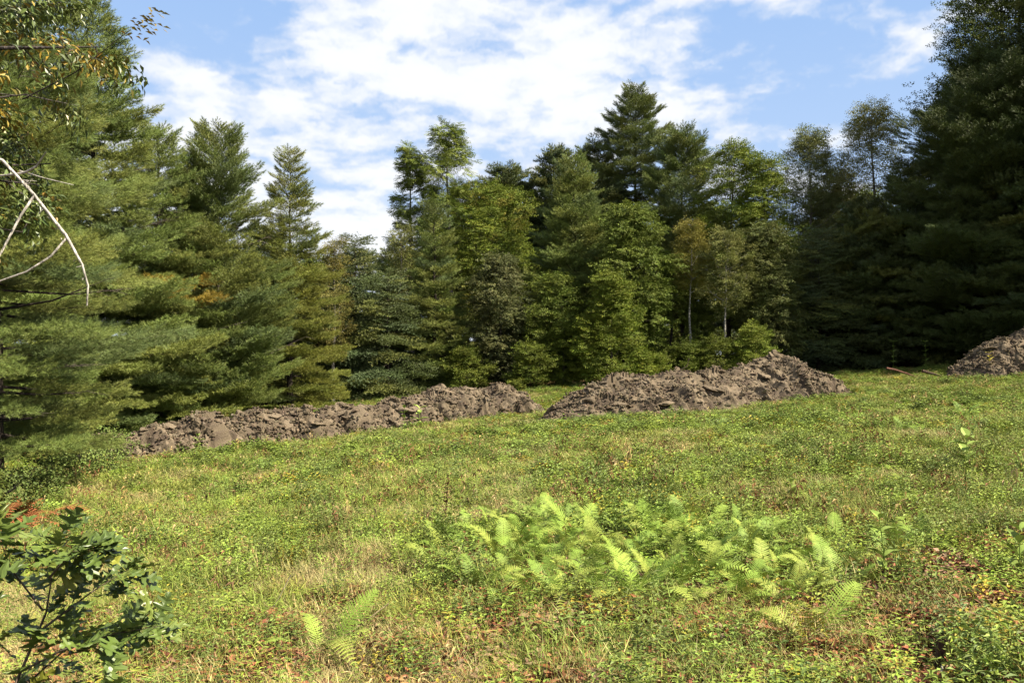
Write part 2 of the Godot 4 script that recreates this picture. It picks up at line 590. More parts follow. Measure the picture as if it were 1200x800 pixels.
func mound(called: String, label: String, spine: Array, o: Dictionary) -> Node3D:
	# spine: [x, d, height, half width]
	spine = nearer(spine, o.get("near", 1.8))
	rng.seed = o.seed
	var sd := float(o.seed) * 3.7
	var mid: Array = spine[spine.size() / 2]
	var origin := Vector3(mid[0], gh(mid[0], mid[1]), -mid[1])
	var root := base(called, origin)
	tag(root, label, "dirt pile", "heaps of dug soil across the clearing")
	var segs := spine.size() - 1
	var total := 0.0
	for k in segs:
		total += Vector2(spine[k + 1][0] - spine[k][0], spine[k + 1][1] - spine[k][1]).length()
	var nu := int(total / 0.028)
	var nv := int(o.get("nv", 90))
	var mb := Mb.new()
	var spots := []
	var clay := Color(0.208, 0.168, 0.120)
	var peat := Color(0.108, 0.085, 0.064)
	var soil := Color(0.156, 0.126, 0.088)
	for a in nu + 1:
		var f := float(a) / nu * segs
		var k := mini(int(f), segs - 1)
		var w := f - k
		var ws := w * w * (3 - 2 * w)
		var x: float = lerpf(spine[k][0], spine[k + 1][0], w)
		var d: float = lerpf(spine[k][1], spine[k + 1][1], w)
		var ht: float = lerpf(spine[k][2], spine[k + 1][2], ws) * float(o.get("scale", 0.78))
		var hw: float = lerpf(spine[k][3], spine[k + 1][3], ws)
		var tan_ := Vector2(spine[k + 1][0] - spine[k][0], spine[k + 1][1] - spine[k][1]).normalized()
		var perp := Vector2(-tan_.y, tan_.x)
		hw *= 1.0 + 0.22 * n_mid.get_noise_2d(f * 3.1 + sd, 4.0)
		for b in nv + 1:
			var v := 2.0 * b / nv - 1.0
			var vv := v + 0.12 * n_mid.get_noise_2d(f * 1.7 + sd, 9.0)
			var gx := x + perp.x * v * hw
			var gd := d + perp.y * v * hw
			var prof := clampf(1.0 - pow(absf(vv), 1.35), 0.0, 1.0)
			var edge := clampf((1.0 - absf(v)) * 4.0, 0.0, 1.0)
			var endf := clampf(minf(f, segs - f) * 3.5 / maxf(0.3, segs * 0.25), 0.0, 1.0)
			var e2 := minf(edge, endf)
			var top := ht * prof
			var q1 := n_cell.get_noise_2d(gx + sd, gd)
			var q2 := n_cell2.get_noise_2d(gx + sd, gd)
			var q3 := n_mid.get_noise_2d(gx * 3.0 + sd, gd * 3.0)
			var flat := clampf((n_patch.get_noise_2d(gx * 9.0 + sd, gd * 9.0) - 0.12) * 6.0, 0.0, 1.0)
			var lump := -0.20 * (q1 + 0.55) * (1.0 - 0.55 * flat) - 0.09 * (q2 + 0.5) * (1.0 - flat * 0.85) + 0.035 * q3 * (1.0 - flat * 0.7)
			lump += 0.10 * n_block.get_noise_2d(gx + sd, gd * 1.1) + 0.02 * n_block2.get_noise_2d(gx + sd, gd) * (1.0 - flat * 0.8)
			lump += 0.26 * n_big.get_noise_2d(gx * 6.0 + sd, gd * 6.0)
			var nrm := Vector3(perp.x * v * 0.9, 1.0, -perp.y * v * 0.9).normalized()
			var p := Vector3(gx, gh(gx, gd) + top, -gd) + nrm * lump * e2 * minf(1.0, 0.35 + ht)
			p.y -= (1.0 - e2) * 0.08
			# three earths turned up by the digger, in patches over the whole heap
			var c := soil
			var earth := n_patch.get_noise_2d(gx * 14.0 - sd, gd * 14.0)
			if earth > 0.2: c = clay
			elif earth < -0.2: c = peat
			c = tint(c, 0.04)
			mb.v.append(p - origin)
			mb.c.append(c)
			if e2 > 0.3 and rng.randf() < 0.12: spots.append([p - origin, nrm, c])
	for a in nu:
		for b in nv:
			var i0 := a * (nv + 1) + b
			var i1 := i0 + nv + 1
			mb.i.append(i0); mb.i.append(i0 + 1); mb.i.append(i1 + 1)
			mb.i.append(i0); mb.i.append(i1 + 1); mb.i.append(i1)
	part("heap", mb.done(M.soil), root)
	var nclod: int = o.get("clods", 70)
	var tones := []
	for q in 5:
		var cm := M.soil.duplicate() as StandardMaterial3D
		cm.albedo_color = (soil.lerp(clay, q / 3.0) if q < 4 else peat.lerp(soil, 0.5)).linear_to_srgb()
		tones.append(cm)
	for k in nclod:
		var s: Array = spots[rng.randi() % spots.size()]
		var size := 0.08 + 0.16 * pow(rng.randf(), 2.4)
		var o_ := part("clod", S["clod%d" % (k % 4)], root)
		o_.material_override = tones[rng.randi() % 5]
		o_.transform = Transform3D(Basis.from_euler(Vector3(rr(-0.9, 0.9), rr(0, TAU), rr(-0.9, 0.9))).scaled(Vector3.ONE * size), s[0] - s[1] * size * 0.15)
	# pale dried slabs lying on the heap
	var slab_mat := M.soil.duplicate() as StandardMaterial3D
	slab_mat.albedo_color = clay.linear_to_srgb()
	for k in int(o.get("slabs", 5)):
		var s: Array = spots[rng.randi() % spots.size()]
		var sl := part("slab", S["clod%d" % (k % 4)], root)
		sl.material_override = slab_mat
		var sc := rr(0.28, 0.5)
		sl.transform = Transform3D(look(Vector3.ZERO, Vector3(rr(-1, 1), 0, rr(-1, 1)), s[1] + rdir() * 0.25, 1.0).basis * Basis.from_scale(Vector3(sc, 0.13, sc * rr(0.6, 0.9))), s[0] - s[1] * 0.01)
	var tf: Array = []
	var cc := PackedColorArray()
	for k in int(o.get("crumbs", 3500)):
		var s: Array = spots[rng.randi() % spots.size()]
		var size := rr(0.012, 0.05)
		tf.append(Transform3D(Basis.from_euler(Vector3(rr(0, TAU), rr(0, TAU), 0)).scaled(Vector3.ONE * size), s[0] + Vector3(rr(-0.1, 0.1), size * 0.2, rr(-0.05, 0.05))))
		if k % 5 == 0:
			var sp: Vector3 = s[0] + origin + Vector3(rr(-0.8, 0.8), 0, rr(-0.8, 0.8))
			if sp.y - gh(sp.x, -sp.z) < 0.3:
				tf[tf.size() - 1].origin = Vector3(sp.x, gh(sp.x, -sp.z) + size * 0.3, sp.z) - origin
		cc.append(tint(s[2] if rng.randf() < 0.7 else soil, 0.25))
	many("crumbs", S.crumb, tf, cc, root).set_meta("kind", "stuff")
	var tf2: Array = []
	var cc2 := PackedColorArray()
	for k in nclod * 11:
		var s: Array = spots[rng.randi() % spots.size()]
		var size := 0.035 + 0.075 * pow(rng.randf(), 1.6)
		tf2.append(Transform3D(Basis.from_euler(Vector3(rr(-1.2, 1.2), rr(0, TAU), rr(-1.2, 1.2))).scaled(Vector3(rr(0.8, 1.5), rr(0.6, 1.1), 1.0) * size), s[0] - s[1] * size * 0.1 + Vector3(rr(-0.06, 0.06), 0, rr(-0.06, 0.06))))
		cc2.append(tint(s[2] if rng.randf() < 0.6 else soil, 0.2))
	many("small_clods", S.clod1, tf2, cc2, root).set_meta("kind", "stuff")
	return root

# ------------------------------------------------------------------ small plants
func frond_mesh(l: float, arch: float, seed_: int) -> ArrayMesh:
	rng.seed = seed_
	var mb := Mb.new()
	var pts := []
	for k in 25:
		var t := k / 24.0
		pts.append(Vector3(0, t * l * 0.92 - arch * t * t * t * l * 0.38, (t * 0.4 + t * t * 0.6) * l * (0.22 + 0.42 * arch)))
	for k in 24:
		var sd := Vector3(0.0035 * (1.0 - k / 27.0), 0, 0)
		mb.tri(pts[k] - sd, pts[k] + sd, pts[k + 1], Color(0.9, 0.7, 0.5))
	for k in range(4, 25):
		var t := k / 24.0
		var dir: Vector3 = (pts[mini(k + 1, 24)] - pts[k - 1]).normalized()
		var w := l * 0.175 * pow(sin(PI * clampf(0.22 + 0.78 * (t - 0.1), 0, 1)), 0.9)
		for s in [-1.0, 1.0]:
			var out := (Vector3(s, 0.08, 0) + dir * 0.42 + Vector3(0, rr(-0.12, 0.06), rr(-0.08, 0.08))).normalized()
			var g := rr(0.85, 1.15)
			var col := Color(g, g, g)
			# lobed pinna: a run of small overlapping lobes either side of its midrib
			var lobes := 6
			var b: Vector3 = pts[k]
			var fw := l * 0.04
			for q in lobes:
				var u0 := float(q) / lobes
				var m0 := b + out * w * u0
				var m1 := b + out * w * (u0 + 1.25 / lobes)
				var lw := fw * (1.0 - u0 * 0.75)
				mb.tri(m0, m1, m0.lerp(m1, 0.75) + dir * lw * 0.55, col)
				mb.tri(m0, m0.lerp(m1, 0.75) - dir * lw * 0.55, m1, col)
	return mb.done(M.grass)

func fern(where: Vector3, size: float, fronds: int, seed_: int, label: String) -> void:
	rng.seed = seed_
	var root := base("fern", where)
	tag(root, label, "fern", "ferns growing in the clearing")
	var spin := rr(0, TAU)
	for k in fronds:
		spin += TAU / fronds + rr(-0.4, 0.4)
		var f := part("frond", S["frond%d" % (rng.randi() % 6)], root)
		var s := size * rr(0.75, 1.15)
		f.transform = Transform3D(Basis.from_euler(Vector3(rr(-0.15, 0.55), spin, rr(-0.4, 0.4)), EULER_ORDER_YXZ).scaled(Vector3.ONE * s), Vector3(sin(spin), 0, cos(spin)) * 0.04)
		f.material_override = S.frond_mats[rng.randi() % 4]

func oak_leaf(seed_: int) -> ArrayMesh:
	rng.seed = seed_
	var out := [[0.0, 0.012], [0.10, 0.03], [0.17, 0.17], [0.24, 0.20], [0.29, 0.075], [0.36, 0.09], [0.44, 0.33], [0.52, 0.36], [0.545, 0.24], [0.55, 0.10], [0.62, 0.11], [0.70, 0.30], [0.79, 0.31], [0.775, 0.18], [0.80, 0.08], [0.88, 0.12], [0.96, 0.10], [1.0, 0.0]]
	var mb := Mb.new()
	var curl := rr(-0.1, 0.35)
	var fold := rr(0.1, 0.45)
	var twist := rr(-0.3, 0.3)
	var at_ := func(t: float, w: float) -> Vector3:
		var tw := twist * t
		var hgt := absf(w) * fold - curl * t * t * 0.5 + 0.025 * sin(t * 17.0 + w * 14.0)
		return Vector3(w * cos(tw), hgt + w * sin(tw), t)
	for s in [-1.0, 1.0]:
		for k in out.size() - 1:
			var j: float = rr(0.9, 1.1)
			var a: Vector3 = at_.call(out[k][0], s * out[k][1])
			var b: Vector3 = at_.call(out[k + 1][0], s * out[k + 1][1])
			var m0: Vector3 = at_.call(minf(out[k][0] * 0.94, 1.0), 0.0)
			var m1: Vector3 = at_.call(minf(out[k + 1][0] * 0.94 + (0.06 if k == out.size() - 2 else 0.0), 1.0), 0.0)
			if m1.z < m0.z: m1 = m0
			var col := Color(1, 1, 1)
			mb.tri(m0, a, b, col)
			if m1.distance_to(m0) > 0.001: mb.tri(m0, b, m1, col)
	var sd := Vector3(0.008, 0, 0)
	mb.tri(Vector3(0, 0, -0.22) - sd, Vector3(0, 0, -0.22) + sd, Vector3(0, 0.004, 0.1), Color(1.6, 1.4, 1.0))
	return mb.done(M.gloss_leaf)

func tinted(m: StandardMaterial3D, c: Color) -> StandardMaterial3D:
	var k := m.duplicate() as StandardMaterial3D
	k.albedo_color = c.linear_to_srgb()
	return k

func broad_plant(called: String, label: String, where: Vector3, h: float, pairs: int, l: float, w: float, col: Color, seed_: int, group := "") -> void:
	# an upright weed with paired wide leaves, each leaf a part
	rng.seed = seed_
	var root := base(called, where)
	tag(root, label, "plant", group)
	var st := Mb.new()
	var top := Vector3(rr(-0.05, 0.05), h, rr(-0.05, 0.05))
	tube(st, [Vector3(0, -0.03, 0), top * 0.5 + Vector3(0.01, 0, 0), top], [0.006, 0.005, 0.003], 5, col * 0.9)
	part("stem", st.done(M.grass), root)
	var lm := Mb.new()
	for s in [-1.0, 1.0]:
		var prev := Vector3.ZERO
		for k in 6:
			var t := (k + 1) / 6.0
			var e := Vector3(s * 0.5 * sin(PI * pow(t, 0.8)) , 0.12 * sin(PI * t), t)
			e.y -= t * t * 0.25
			var m0 := Vector3(0, -(t - 1.0 / 6) * (t - 1.0 / 6) * 0.25, t - 1.0 / 6)
			var m1 := Vector3(0, -t * t * 0.25, t)
			lm.tri(m0, prev if k > 0 else m0 + Vector3(s * 0.02, 0, 0), e, Color.WHITE)
			lm.tri(m0, e, m1, Color.WHITE)
			prev = e
	var mesh := lm.done(M.grass)
	var m4 := [tinted(M.grass, col), tinted(M.grass, col * 1.2), tinted(M.grass, col * 0.85)]
	for k in pairs:
		var u := (k + 1.0) / pairs
		for s in 2:
			var a := k * 1.57 + s * PI + rr(-0.3, 0.3)
			var sc := rr(0.8, 1.1) * (1.0 - 0.35 * absf(u - 0.6))
			var o := part("leaf", mesh, root)
			o.material_override = m4[rng.randi() % 3]
			var b := Basis.from_euler(Vector3(rr(-0.9, -0.3), a, 0))
			o.transform = Transform3D(b * Basis.from_scale(Vector3(w, l, l) * sc), top * u)

# ------------------------------------------------------------------ sky
func make_sky() -> Sky:
	var wd := 4096
	var ht := 2048
	var n1 := FastNoiseLite.new()
	n1.seed = 5; n1.frequency = 0.9; n1.fractal_octaves = 6; n1.fractal_gain = 0.56; n1.noise_type = FastNoiseLite.TYPE_SIMPLEX_SMOOTH
	n1.domain_warp_enabled = true; n1.domain_warp_amplitude = 0.25; n1.domain_warp_frequency = 1.3
	var n2 := FastNoiseLite.new()
	n2.seed = 21; n2.frequency = 0.28; n2.fractal_octaves = 3
	var n3 := FastNoiseLite.new()
	n3.seed = 33; n3.frequency = 3.6; n3.fractal_octaves = 5; n3.fractal_gain = 0.62
	n3.domain_warp_enabled = true; n3.domain_warp_amplitude = 0.12; n3.domain_warp_frequency = 3.0
	var data := PackedFloat32Array()
	data.resize(wd * ht * 3)
	var top := Color(0.23, 0.42, 0.78)
	var hor := Color(0.66, 0.79, 0.95)
	var off := Vector2(20.3, -3.3)
	for r in ht:
		var e := (0.5 - (r + 0.5) / ht) * PI
		if e < -0.02:
			for c in wd:
				var k := (r * wd + c) * 3
				data[k] = 0.16; data[k + 1] = 0.17; data[k + 2] = 0.12
			continue
		var y := sin(maxf(e, 0.0))
		var s := cos(e)
		var blue := top.lerp(hor, pow(1.0 - y, 3.2))
		var q := 1.0 / (y + 0.16)
		for c in wd:
			var az := ((c + 0.5) / wd - 0.5) * TAU
			var cx := sin(az) * s * q
			var cz := -cos(az) * s * q
			var a := n1.get_noise_2d(cx + off.x, cz + off.y) * 0.75 + 0.75 * n2.get_noise_2d(cx - off.y, cz + off.x) + 0.13
			var fine := n3.get_noise_2d(cx, cz)
			var m := clampf((a + 0.85 * fine + 0.24) / 0.74, 0.0, 1.0)
			m = m * m * (3 - 2 * m) * 0.93
			var lit := 0.87 + 0.10 * clampf(a, -0.4, 0.8) + 0.07 * fine
			var k := (r * wd + c) * 3
			data[k] = lerpf(blue.r, lit * 0.985, m)
			data[k + 1] = lerpf(blue.g, lit * 1.0, m)
			data[k + 2] = lerpf(blue.b, lit * 1.03, m)
	var img := Image.create_from_data(wd, ht, false, Image.FORMAT_RGBF, data.to_byte_array())
	var pm := PanoramaSkyMaterial.new()
	pm.panorama = ImageTexture.create_from_image(img)
	var sky := Sky.new()
	sky.sky_material = pm
	return sky

# ------------------------------------------------------------------ the scene
func _ready() -> void:
	# camera, sky, sun, exposure
	var cam := Camera3D.new()
	cam.name = "camera"
	add_child(cam)
	cam.fov = rad_to_deg(2.0 * atan(400.0 / F))
	cam.position = Vector3(0, 1.7, 0)
	cam.rotation.x = atan(20.0 / F)
	cam.far = 1500.0
	cam.near = 0.05
	cam.current = true
	var env := Environment.new()
	env.background_mode = Environment.BG_SKY
	env.sky = make_sky()
	env.background_energy_multiplier = 0.34
	env.tonemap_mode = Environment.TONE_MAPPER_LINEAR
	env.tonemap_exposure = 3.35
	env.sdfgi_enabled = true
	env.ssao_enabled = true
	env.ssil_enabled = true
	var we := WorldEnvironment.new()
	we.name = "world_environment"
	we.environment = env
	add_child(we)
	var sun := DirectionalLight3D.new()
	sun.name = "sun"
	add_child(sun)
	sun.light_energy = 1.6
	sun.light_color = Color(1.0, 0.955, 0.87)
	sun.light_angular_distance = 0.5
	sun.shadow_enabled = true
	sun.look_at_from_position(Vector3(0.85, 0.99, 0.34), Vector3.ZERO, Vector3.UP)

	n_big.seed = 3; n_big.frequency = 0.09; n_big.fractal_octaves = 2
	n_mid.seed = 4; n_mid.frequency = 0.8; n_mid.fractal_octaves = 3
	n_cell.seed = 6; n_cell.noise_type = FastNoiseLite.TYPE_CELLULAR; n_cell.frequency = 1.5; n_cell.fractal_type = FastNoiseLite.FRACTAL_NONE
	n_cell.cellular_return_type = FastNoiseLite.RETURN_DISTANCE
	n_cell2.seed = 9; n_cell2.noise_type = FastNoiseLite.TYPE_CELLULAR; n_cell2.frequency = 4.5; n_cell2.fractal_type = FastNoiseLite.FRACTAL_NONE
	n_cell2.cellular_return_type = FastNoiseLite.RETURN_DISTANCE
	n_block.seed = 17; n_block.noise_type = FastNoiseLite.TYPE_CELLULAR; n_block.frequency = 1.15; n_block.fractal_type = FastNoiseLite.FRACTAL_NONE
	n_block.cellular_return_type = FastNoiseLite.RETURN_CELL_VALUE
	n_block.domain_warp_enabled = true; n_block.domain_warp_amplitude = 0.35; n_block.domain_warp_frequency = 1.8
	n_block2.seed = 19; n_block2.noise_type = FastNoiseLite.TYPE_CELLULAR; n_block2.frequency = 4.2; n_block2.fractal_type = FastNoiseLite.FRACTAL_NONE
	n_block2.cellular_return_type = FastNoiseLite.RETURN_CELL_VALUE
	n_block2.domain_warp_enabled = true; n_block2.domain_warp_amplitude = 0.12; n_block2.domain_warp_frequency = 5.0
	n_patch.seed = 13; n_patch.frequency = 0.12; n_patch.fractal_octaves = 3
	make_materials()
	make_shared()
	build_ground()
	build_mounds()
	build_trees()
	build_near_left()
	build_plants()
	build_meadow()

func build_ground() -> void:
	var xs := PackedFloat32Array()
	var ds := PackedFloat32Array()
	for k in range(-60, 61):
		var t := k / 60.0
		xs.append(t * 40.0 + signf(t) * pow(absf(t), 9.0) * 460.0)
	for k in range(0, 141):
		var t := k / 140.0
		ds.append(-6.0 + t * 66.0 + pow(t, 14.0) * 440.0)
	ds.insert(0, -60.0)
	var mb := Mb.new()
	rng.seed = 2
	for d in ds:
		for x in xs:
			var p := n_patch.get_noise_2d(x * 2.0, d * 2.0)
			var col := Color(0.085, 0.068, 0.038) if p > -0.05 else Color(0.095, 0.060, 0.038)
			var e := 0.3
			var nn := Vector3(gh(x - e, d) - gh(x + e, d), 2 * e, gh(x, d + e) - gh(x, d - e)).normalized()
			mb.vert(Vector3(x, gh(x, d), -d), nn, tint(col, 0.2))
	var w := xs.size()
	for a in ds.size() - 1:
		for b in w - 1:
			mb.face(a * w + b, (a + 1) * w + b, (a + 1) * w + b + 1)
			mb.face(a * w + b, (a + 1) * w + b + 1, a * w + b + 1)
	var o := part("ground", mb.done(M.ground), self)
	tag(o, "sloping earth of the clearing under the grass", "ground", "", "structure")

func build_mounds() -> void:
	mound("dirt_mound", "low pale dirt mound with flat cracked slabs at the pine edge",
		[[-10.2, 20.2, 0.1, 0.5], [-9.4, 20.6, 0.75, 1.05], [-8.2, 21.2, 1.0, 1.25], [-7.5, 21.6, 1.0, 1.25], [-6.9, 22.2, 0.45, 0.9], [-6.7, 22.4, 0.0, 0.4]], {"seed": 41, "clods": 55, "slabs": 9})
	mound("dirt_mound", "crumbly tan dirt mound between the cracked slabs and the clod ridge",
		[[-7.5, 21.7, 0.0, 0.4], [-7.0, 22.0, 0.8, 1.1], [-6.3, 22.5, 1.05, 1.25], [-5.6, 23.0, 0.9, 1.2], [-5.0, 23.5, 0.0, 0.4]], {"seed": 42, "clods": 40})
	mound("dirt_mound", "long low ridge of brown clods in front of dark spruces",
		[[-6.0, 23.9, 0.0, 0.4], [-5.5, 24.2, 0.85, 1.1], [-4.6, 25.0, 1.0, 1.3], [-3.7, 25.7, 0.95, 1.2], [-2.9, 26.4, 0.9, 1.2], [-2.2, 27.0, 0.0, 0.4]], {"seed": 43, "clods": 75})
	mound("dirt_mound", "rough dirt ridge with a tilted slab on top beside the grass gap",
		[[-3.9, 26.4, 0.0, 0.4], [-3.2, 27.0, 0.8, 1.1], [-2.4, 27.6, 1.15, 1.8], [-1.4, 28.3, 1.15, 1.8], [-0.4, 29.0, 1.15, 1.8], [0.3, 29.5, 0.65, 1.0], [0.75, 29.9, 0.0, 0.3]], {"seed": 44, "clods": 80, "slabs": 8})
	mound("dirt_mound", "large dark brown dirt mound with tracked ramp, highest at its far end",
		[[0.75, 23.9, 0.0, 0.35], [1.5, 24.3, 0.42, 1.1], [2.4, 25.0, 0.95, 1.7], [3.3, 25.7, 1.5, 1.9], [4.4, 26.3, 1.15, 1.9], [6.0, 27.1, 1.25, 1.9], [7.4, 27.8, 1.3, 1.9], [8.5, 28.4, 1.6, 1.8], [9.6, 28.8, 1.05, 1.8], [10.5, 29.2, 0.0, 0.4]], {"seed": 45, "clods": 150, "slabs": 9, "crumbs": 9000, "nv": 120})
	mound("dirt_mound", "steep dark dirt heap rising against the shaded pines",
		[[16.2, 32.4, 0.0, 0.4], [17.0, 32.8, 0.75, 1.1], [18.2, 33.2, 1.4, 1.7], [19.6, 33.6, 1.75, 1.9], [21.5, 34.0, 1.6, 1.9], [23.0, 34.3, 0.0, 0.5]], {"seed": 46, "near": 0.3, "scale": 0.86, "clods": 90, "slabs": 3, "crumbs": 4500})

func build_trees() -> void:
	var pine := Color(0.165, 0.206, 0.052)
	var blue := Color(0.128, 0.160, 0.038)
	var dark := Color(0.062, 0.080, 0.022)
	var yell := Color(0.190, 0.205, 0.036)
	var w := "white pines along the side of the clearing"
	# pines along the field's side
	conifer("pine_tree", "huge soft green white pine with boughs sweeping over the bushes", at(-10, 13.5), tall(-10, 13.5, -150), {"r": 2.15, "low": 0.95, "col": pine, "bare_limbs": 0.09, "spray": "pine_near", "size": 0.72, "dens": 1.0, "step": 0.36, "per": 6, "full": 0.6, "group": w})
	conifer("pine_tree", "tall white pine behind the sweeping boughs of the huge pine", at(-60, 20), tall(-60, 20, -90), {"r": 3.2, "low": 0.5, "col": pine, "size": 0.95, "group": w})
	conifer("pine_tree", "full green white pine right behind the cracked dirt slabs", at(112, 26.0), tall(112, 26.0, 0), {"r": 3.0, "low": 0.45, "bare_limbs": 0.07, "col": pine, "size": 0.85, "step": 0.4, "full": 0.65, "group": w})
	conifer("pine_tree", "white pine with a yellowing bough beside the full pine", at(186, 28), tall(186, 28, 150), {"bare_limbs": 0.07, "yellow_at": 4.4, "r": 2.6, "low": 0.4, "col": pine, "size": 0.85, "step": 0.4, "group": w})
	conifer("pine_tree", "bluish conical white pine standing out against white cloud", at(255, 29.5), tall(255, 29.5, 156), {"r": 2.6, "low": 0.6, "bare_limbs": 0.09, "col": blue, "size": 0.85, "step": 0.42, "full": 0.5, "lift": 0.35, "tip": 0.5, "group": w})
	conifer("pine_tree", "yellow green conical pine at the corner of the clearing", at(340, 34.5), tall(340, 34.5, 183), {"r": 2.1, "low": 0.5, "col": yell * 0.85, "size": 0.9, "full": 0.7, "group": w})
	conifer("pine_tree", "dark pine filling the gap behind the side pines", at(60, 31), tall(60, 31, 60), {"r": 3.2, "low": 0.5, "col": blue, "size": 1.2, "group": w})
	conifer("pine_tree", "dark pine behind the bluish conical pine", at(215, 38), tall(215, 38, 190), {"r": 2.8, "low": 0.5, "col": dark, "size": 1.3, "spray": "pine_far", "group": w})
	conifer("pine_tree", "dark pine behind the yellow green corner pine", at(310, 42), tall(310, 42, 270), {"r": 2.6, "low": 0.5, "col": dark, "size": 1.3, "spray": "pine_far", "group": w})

	# back of the clearing: conifers
	var g := "trees at the back of the clearing"
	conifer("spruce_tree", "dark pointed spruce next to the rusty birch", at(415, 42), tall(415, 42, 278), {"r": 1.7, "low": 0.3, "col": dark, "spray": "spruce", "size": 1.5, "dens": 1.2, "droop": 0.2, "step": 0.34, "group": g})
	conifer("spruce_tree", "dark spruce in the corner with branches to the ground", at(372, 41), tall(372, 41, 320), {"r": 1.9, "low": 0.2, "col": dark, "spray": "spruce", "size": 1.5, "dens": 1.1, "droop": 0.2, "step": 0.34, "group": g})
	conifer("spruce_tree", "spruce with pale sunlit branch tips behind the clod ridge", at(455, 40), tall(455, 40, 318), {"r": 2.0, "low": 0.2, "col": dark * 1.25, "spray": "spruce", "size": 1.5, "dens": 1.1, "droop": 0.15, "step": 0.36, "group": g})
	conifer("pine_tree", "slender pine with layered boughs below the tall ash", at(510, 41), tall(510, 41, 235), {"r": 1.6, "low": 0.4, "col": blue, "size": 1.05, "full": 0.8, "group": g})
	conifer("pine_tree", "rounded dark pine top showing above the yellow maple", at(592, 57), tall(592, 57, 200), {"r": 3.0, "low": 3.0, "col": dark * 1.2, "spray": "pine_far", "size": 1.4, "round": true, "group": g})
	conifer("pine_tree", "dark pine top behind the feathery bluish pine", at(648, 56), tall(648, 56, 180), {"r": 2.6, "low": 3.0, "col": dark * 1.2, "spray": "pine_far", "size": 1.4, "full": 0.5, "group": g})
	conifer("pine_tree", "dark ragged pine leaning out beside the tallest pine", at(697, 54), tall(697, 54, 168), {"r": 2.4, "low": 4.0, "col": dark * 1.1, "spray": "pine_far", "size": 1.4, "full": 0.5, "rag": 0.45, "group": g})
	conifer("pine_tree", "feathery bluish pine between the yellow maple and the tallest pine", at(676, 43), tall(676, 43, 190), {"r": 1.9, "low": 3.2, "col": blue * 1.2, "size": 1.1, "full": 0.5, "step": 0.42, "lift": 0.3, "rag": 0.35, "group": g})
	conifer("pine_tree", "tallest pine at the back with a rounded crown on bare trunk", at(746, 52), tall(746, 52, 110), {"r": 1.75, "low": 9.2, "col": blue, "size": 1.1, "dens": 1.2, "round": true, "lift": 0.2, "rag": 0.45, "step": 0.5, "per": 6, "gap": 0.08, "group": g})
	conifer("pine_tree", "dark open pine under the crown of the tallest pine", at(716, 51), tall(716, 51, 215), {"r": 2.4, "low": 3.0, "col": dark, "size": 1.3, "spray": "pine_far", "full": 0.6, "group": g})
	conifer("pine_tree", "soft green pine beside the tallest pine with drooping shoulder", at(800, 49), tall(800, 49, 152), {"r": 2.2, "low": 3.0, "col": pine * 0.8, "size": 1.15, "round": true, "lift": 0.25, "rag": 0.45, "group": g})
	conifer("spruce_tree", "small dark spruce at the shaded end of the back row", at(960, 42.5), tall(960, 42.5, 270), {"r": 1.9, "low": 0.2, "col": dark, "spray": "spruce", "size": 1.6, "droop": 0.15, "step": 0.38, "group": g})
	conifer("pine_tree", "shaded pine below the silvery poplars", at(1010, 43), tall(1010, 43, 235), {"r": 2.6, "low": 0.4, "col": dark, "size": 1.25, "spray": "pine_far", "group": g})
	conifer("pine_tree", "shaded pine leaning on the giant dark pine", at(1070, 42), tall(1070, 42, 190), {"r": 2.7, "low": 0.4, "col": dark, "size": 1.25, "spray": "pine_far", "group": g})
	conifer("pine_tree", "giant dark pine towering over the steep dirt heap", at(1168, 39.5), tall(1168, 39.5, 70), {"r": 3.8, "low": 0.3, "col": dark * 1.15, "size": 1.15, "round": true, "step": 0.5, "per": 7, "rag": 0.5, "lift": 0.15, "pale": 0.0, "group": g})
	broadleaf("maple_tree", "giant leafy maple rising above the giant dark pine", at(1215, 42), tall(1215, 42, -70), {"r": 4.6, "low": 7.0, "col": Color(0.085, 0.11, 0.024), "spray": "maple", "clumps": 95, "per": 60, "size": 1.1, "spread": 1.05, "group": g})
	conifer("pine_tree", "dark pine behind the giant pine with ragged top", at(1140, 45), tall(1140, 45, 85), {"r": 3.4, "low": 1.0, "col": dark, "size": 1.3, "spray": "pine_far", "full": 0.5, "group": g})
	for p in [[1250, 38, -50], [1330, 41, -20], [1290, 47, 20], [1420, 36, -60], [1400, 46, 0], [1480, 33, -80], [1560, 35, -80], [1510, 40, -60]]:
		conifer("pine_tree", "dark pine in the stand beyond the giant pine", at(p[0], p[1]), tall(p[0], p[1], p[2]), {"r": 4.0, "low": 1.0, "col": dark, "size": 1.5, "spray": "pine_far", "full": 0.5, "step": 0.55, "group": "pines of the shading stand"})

	# back of the clearing: leafy trees
	var mid := Color(0.145, 0.182, 0.028)
	var olive := Color(0.145, 0.150, 0.045)
	var deep := Color(0.102, 0.132, 0.024)
	var lime := Color(0.160, 0.205, 0.038)
	var gold := Color(0.175, 0.160, 0.034)
	var white_bark := Color(0.50, 0.47, 0.42)
	var grey_bark := Color(0.22, 0.20, 0.18)
	broadleaf("birch_tree", "slim birch with rusty orange leaves in the corner", at(390, 38.5), tall(390, 38.5, 278), {"r": 0.85, "low": 2.0, "col": Color(0.145, 0.130, 0.036), "spray": "birch", "clumps": 22, "per": 34, "bark": grey_bark, "group": g})
	broadleaf("birch_tree", "thin greyish birch between spruce and tall ash", at(462, 42.5), tall(462, 42.5, 262), {"r": 1.1, "low": 3.0, "col": olive, "spray": "birch", "clumps": 24, "per": 34, "bark": grey_bark, "group": g})
	broadleaf("ash_tree", "tall airy ash with light green leaves above the spruces", at(534, 46), tall(534, 46, 146), {"r": 1.9, "low": 6.0, "col": Color(0.165, 0.205, 0.042), "spray": "ash", "clumps": 30, "per": 48, "spread": 1.1, "bark": grey_bark, "group": g})
